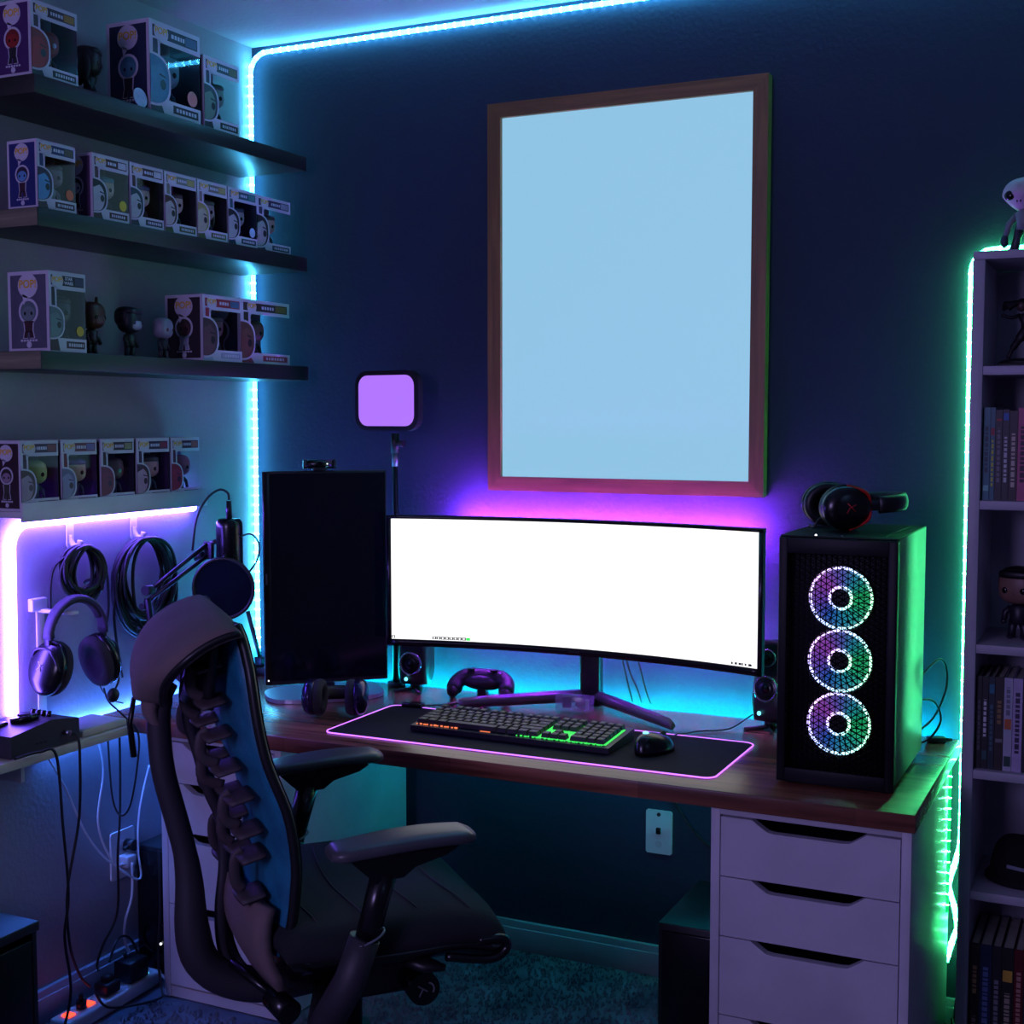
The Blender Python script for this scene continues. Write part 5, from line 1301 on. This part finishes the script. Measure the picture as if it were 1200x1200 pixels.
MB().cyl(Lp(-.175, .10, .372), Lp(-.155, .155, .360), .021, .023, n=22).build('tilt_knob', M_satin, ch)
MB().prism([(-.21, .47), (-.10, .46), (-.09, .38), (-.13, .345), (-.19, .38)], -.115, -.10, XZ() @ Matrix.Identity(4)).build('side_bracket', M_black, ch)
# arms
for s_ in (1, -1):
    def pad(u, v, s_=s_):
        a = u * 2 * PI; t = v
        f = -.115 + .250 * t; w = .046 * (.82 + .18 * math.sin(t * PI)) * (1 if .04 < t < .96 else .72); hgt = .0125 * (1 if .04 < t < .96 else .6)
        return Lp(f, s_ * .285 + w * math.copysign(abs(math.cos(a)) ** .55, math.cos(a)), .684 - .004 * math.cos(t * PI) + .006 * math.sin(t * PI) + hgt * math.copysign(abs(math.sin(a)) ** .7, math.sin(a)))
    mb = MB().grid(pad, 24, 16)
    for v in (0, 1): mb.add([pad(i / 24, v) for i in range(24)], [list(range(24))], False)
    mb.build('arm_pad', mat('arm_pad_rubber', (72, 72, 78), .38), ch)
    Ta = Matrix.Translation((0, -s_ * .285, 0)) @ XZ()
    MB().prism([(-.088, .674), (.105, .674), (.085, .662), (.03, .648), (.008, .632), (-.042, .630), (-.062, .648)], -.021, .021, Ta).build('arm_support', M_satin, ch)
    MB().tube([Lp(-.020, s_ * .285, .640), Lp(-.036, s_ * .285, .58), Lp(-.058, s_ * .285, .50)], [.023, .021, .021], 16, up=(0, 1, 0), flat=1.0).build('arm_post', M_satin, ch)
    MB().tube([Lp(-.054, s_ * .285, .530), Lp(-.080, s_ * .284, .46), Lp(-.110, s_ * .26, .39), Lp(-.105, s_ * .20, .355), Lp(-.07, s_ * .09, .375)], [.029, .030, .031, .030, .028], 18, up=(0, 1, 0), flat=.9).build('arm_sleeve', M_frame_ch, ch)
    MB().tube([Lp(-.052 + .0305 * math.cos(t), s_ * .285 + .0275 * math.sin(t), .531 + .010 * math.cos(t)) for t in [i * PI / 12 for i in range(24)]], .0022, 6, closed=True).build('sleeve_collar', colm((110, 120, 130), .4), ch)
# column, star base, casters
MB().cyl((0, 0, .10), (0, 0, .25), .030, n=24).build('gas_sleeve', M_black, ch)
MB().cyl((0, 0, .25), (0, 0, .38), .016, n=20).build('gas_lift', M_dmetal, ch)
MB().lathe([(.0005, .085), (.05, .088), (.052, .115), (.036, .128), (.03, .13)], 28).build('hub', M_black, ch)
for i in range(5):
    a = math.radians(18 + 72 * i); ca, sa = math.cos(a), math.sin(a)
    lg_ = MB().tube([(ca * .03, sa * .03, .105), (ca * .18, sa * .18, .095), (ca * .32, sa * .32, .072)], [.026, .022, .016], 10, up=(0, 0, 1), flat=1.2).build('base_leg', M_satin, ch)
    cs = MB()
    for q in (-1, 1): cs.cyl((ca * .32 - sa * q * .008, sa * .32 + ca * q * .008, .029), (ca * .32 - sa * q * .024, sa * .32 + ca * q * .024, .029), .028, n=20)
    cs.build('caster', M_rubber, lg_, kind='stuff')
    MB().cyl((ca * .32, sa * .32, .03), (ca * .32, sa * .32, .072), .007, n=10).build('caster_stem', M_dmetal, lg_)

# ------------------------------------------------------------------ groups of repeated things
GROUPS = {'floating_shelf': 'black floating shelves on the left wall', 'figure_box': 'boxed vinyl figures on the left wall shelves', 'drawer_unit': 'white drawer units under the desk',
          'desk_speaker': 'small desk speakers', 'adhesive_hook': 'white hooks on the left wall', 'cable_coil': 'cable coils on the left wall', 'white_cable': 'white cables under the wall table',
          'black_cable': 'loose black cables', 'power_cable': 'black cables from the control box', 'monitor_cable': 'cables behind the curved monitor', 'tower_cable': 'cables behind the computer tower',
          'subwoofer': 'black speaker boxes on the floor', 'wall_outlet': 'white wall outlets', 'plug_adapter': 'adapters on the power strip', 'microphone_cable': 'microphone cables', 'led_strip': 'led strips around the room'}
for o in SC.objects:
    if o.parent is None and 'category' in o:
        n = o.name.split('.')[0]
        if n in GROUPS: o['group'] = GROUPS[n]
        if n == 'vinyl_figure': o['group'] = 'vinyl figures inside boxes' if ' inside ' in o['label'] else 'loose vinyl figures'
        if n == 'book': o['group'] = 'upper row of books' if o.location.z > 1.1 else ('lower row of books' if o.location.z > .5 else 'bottom row of books')
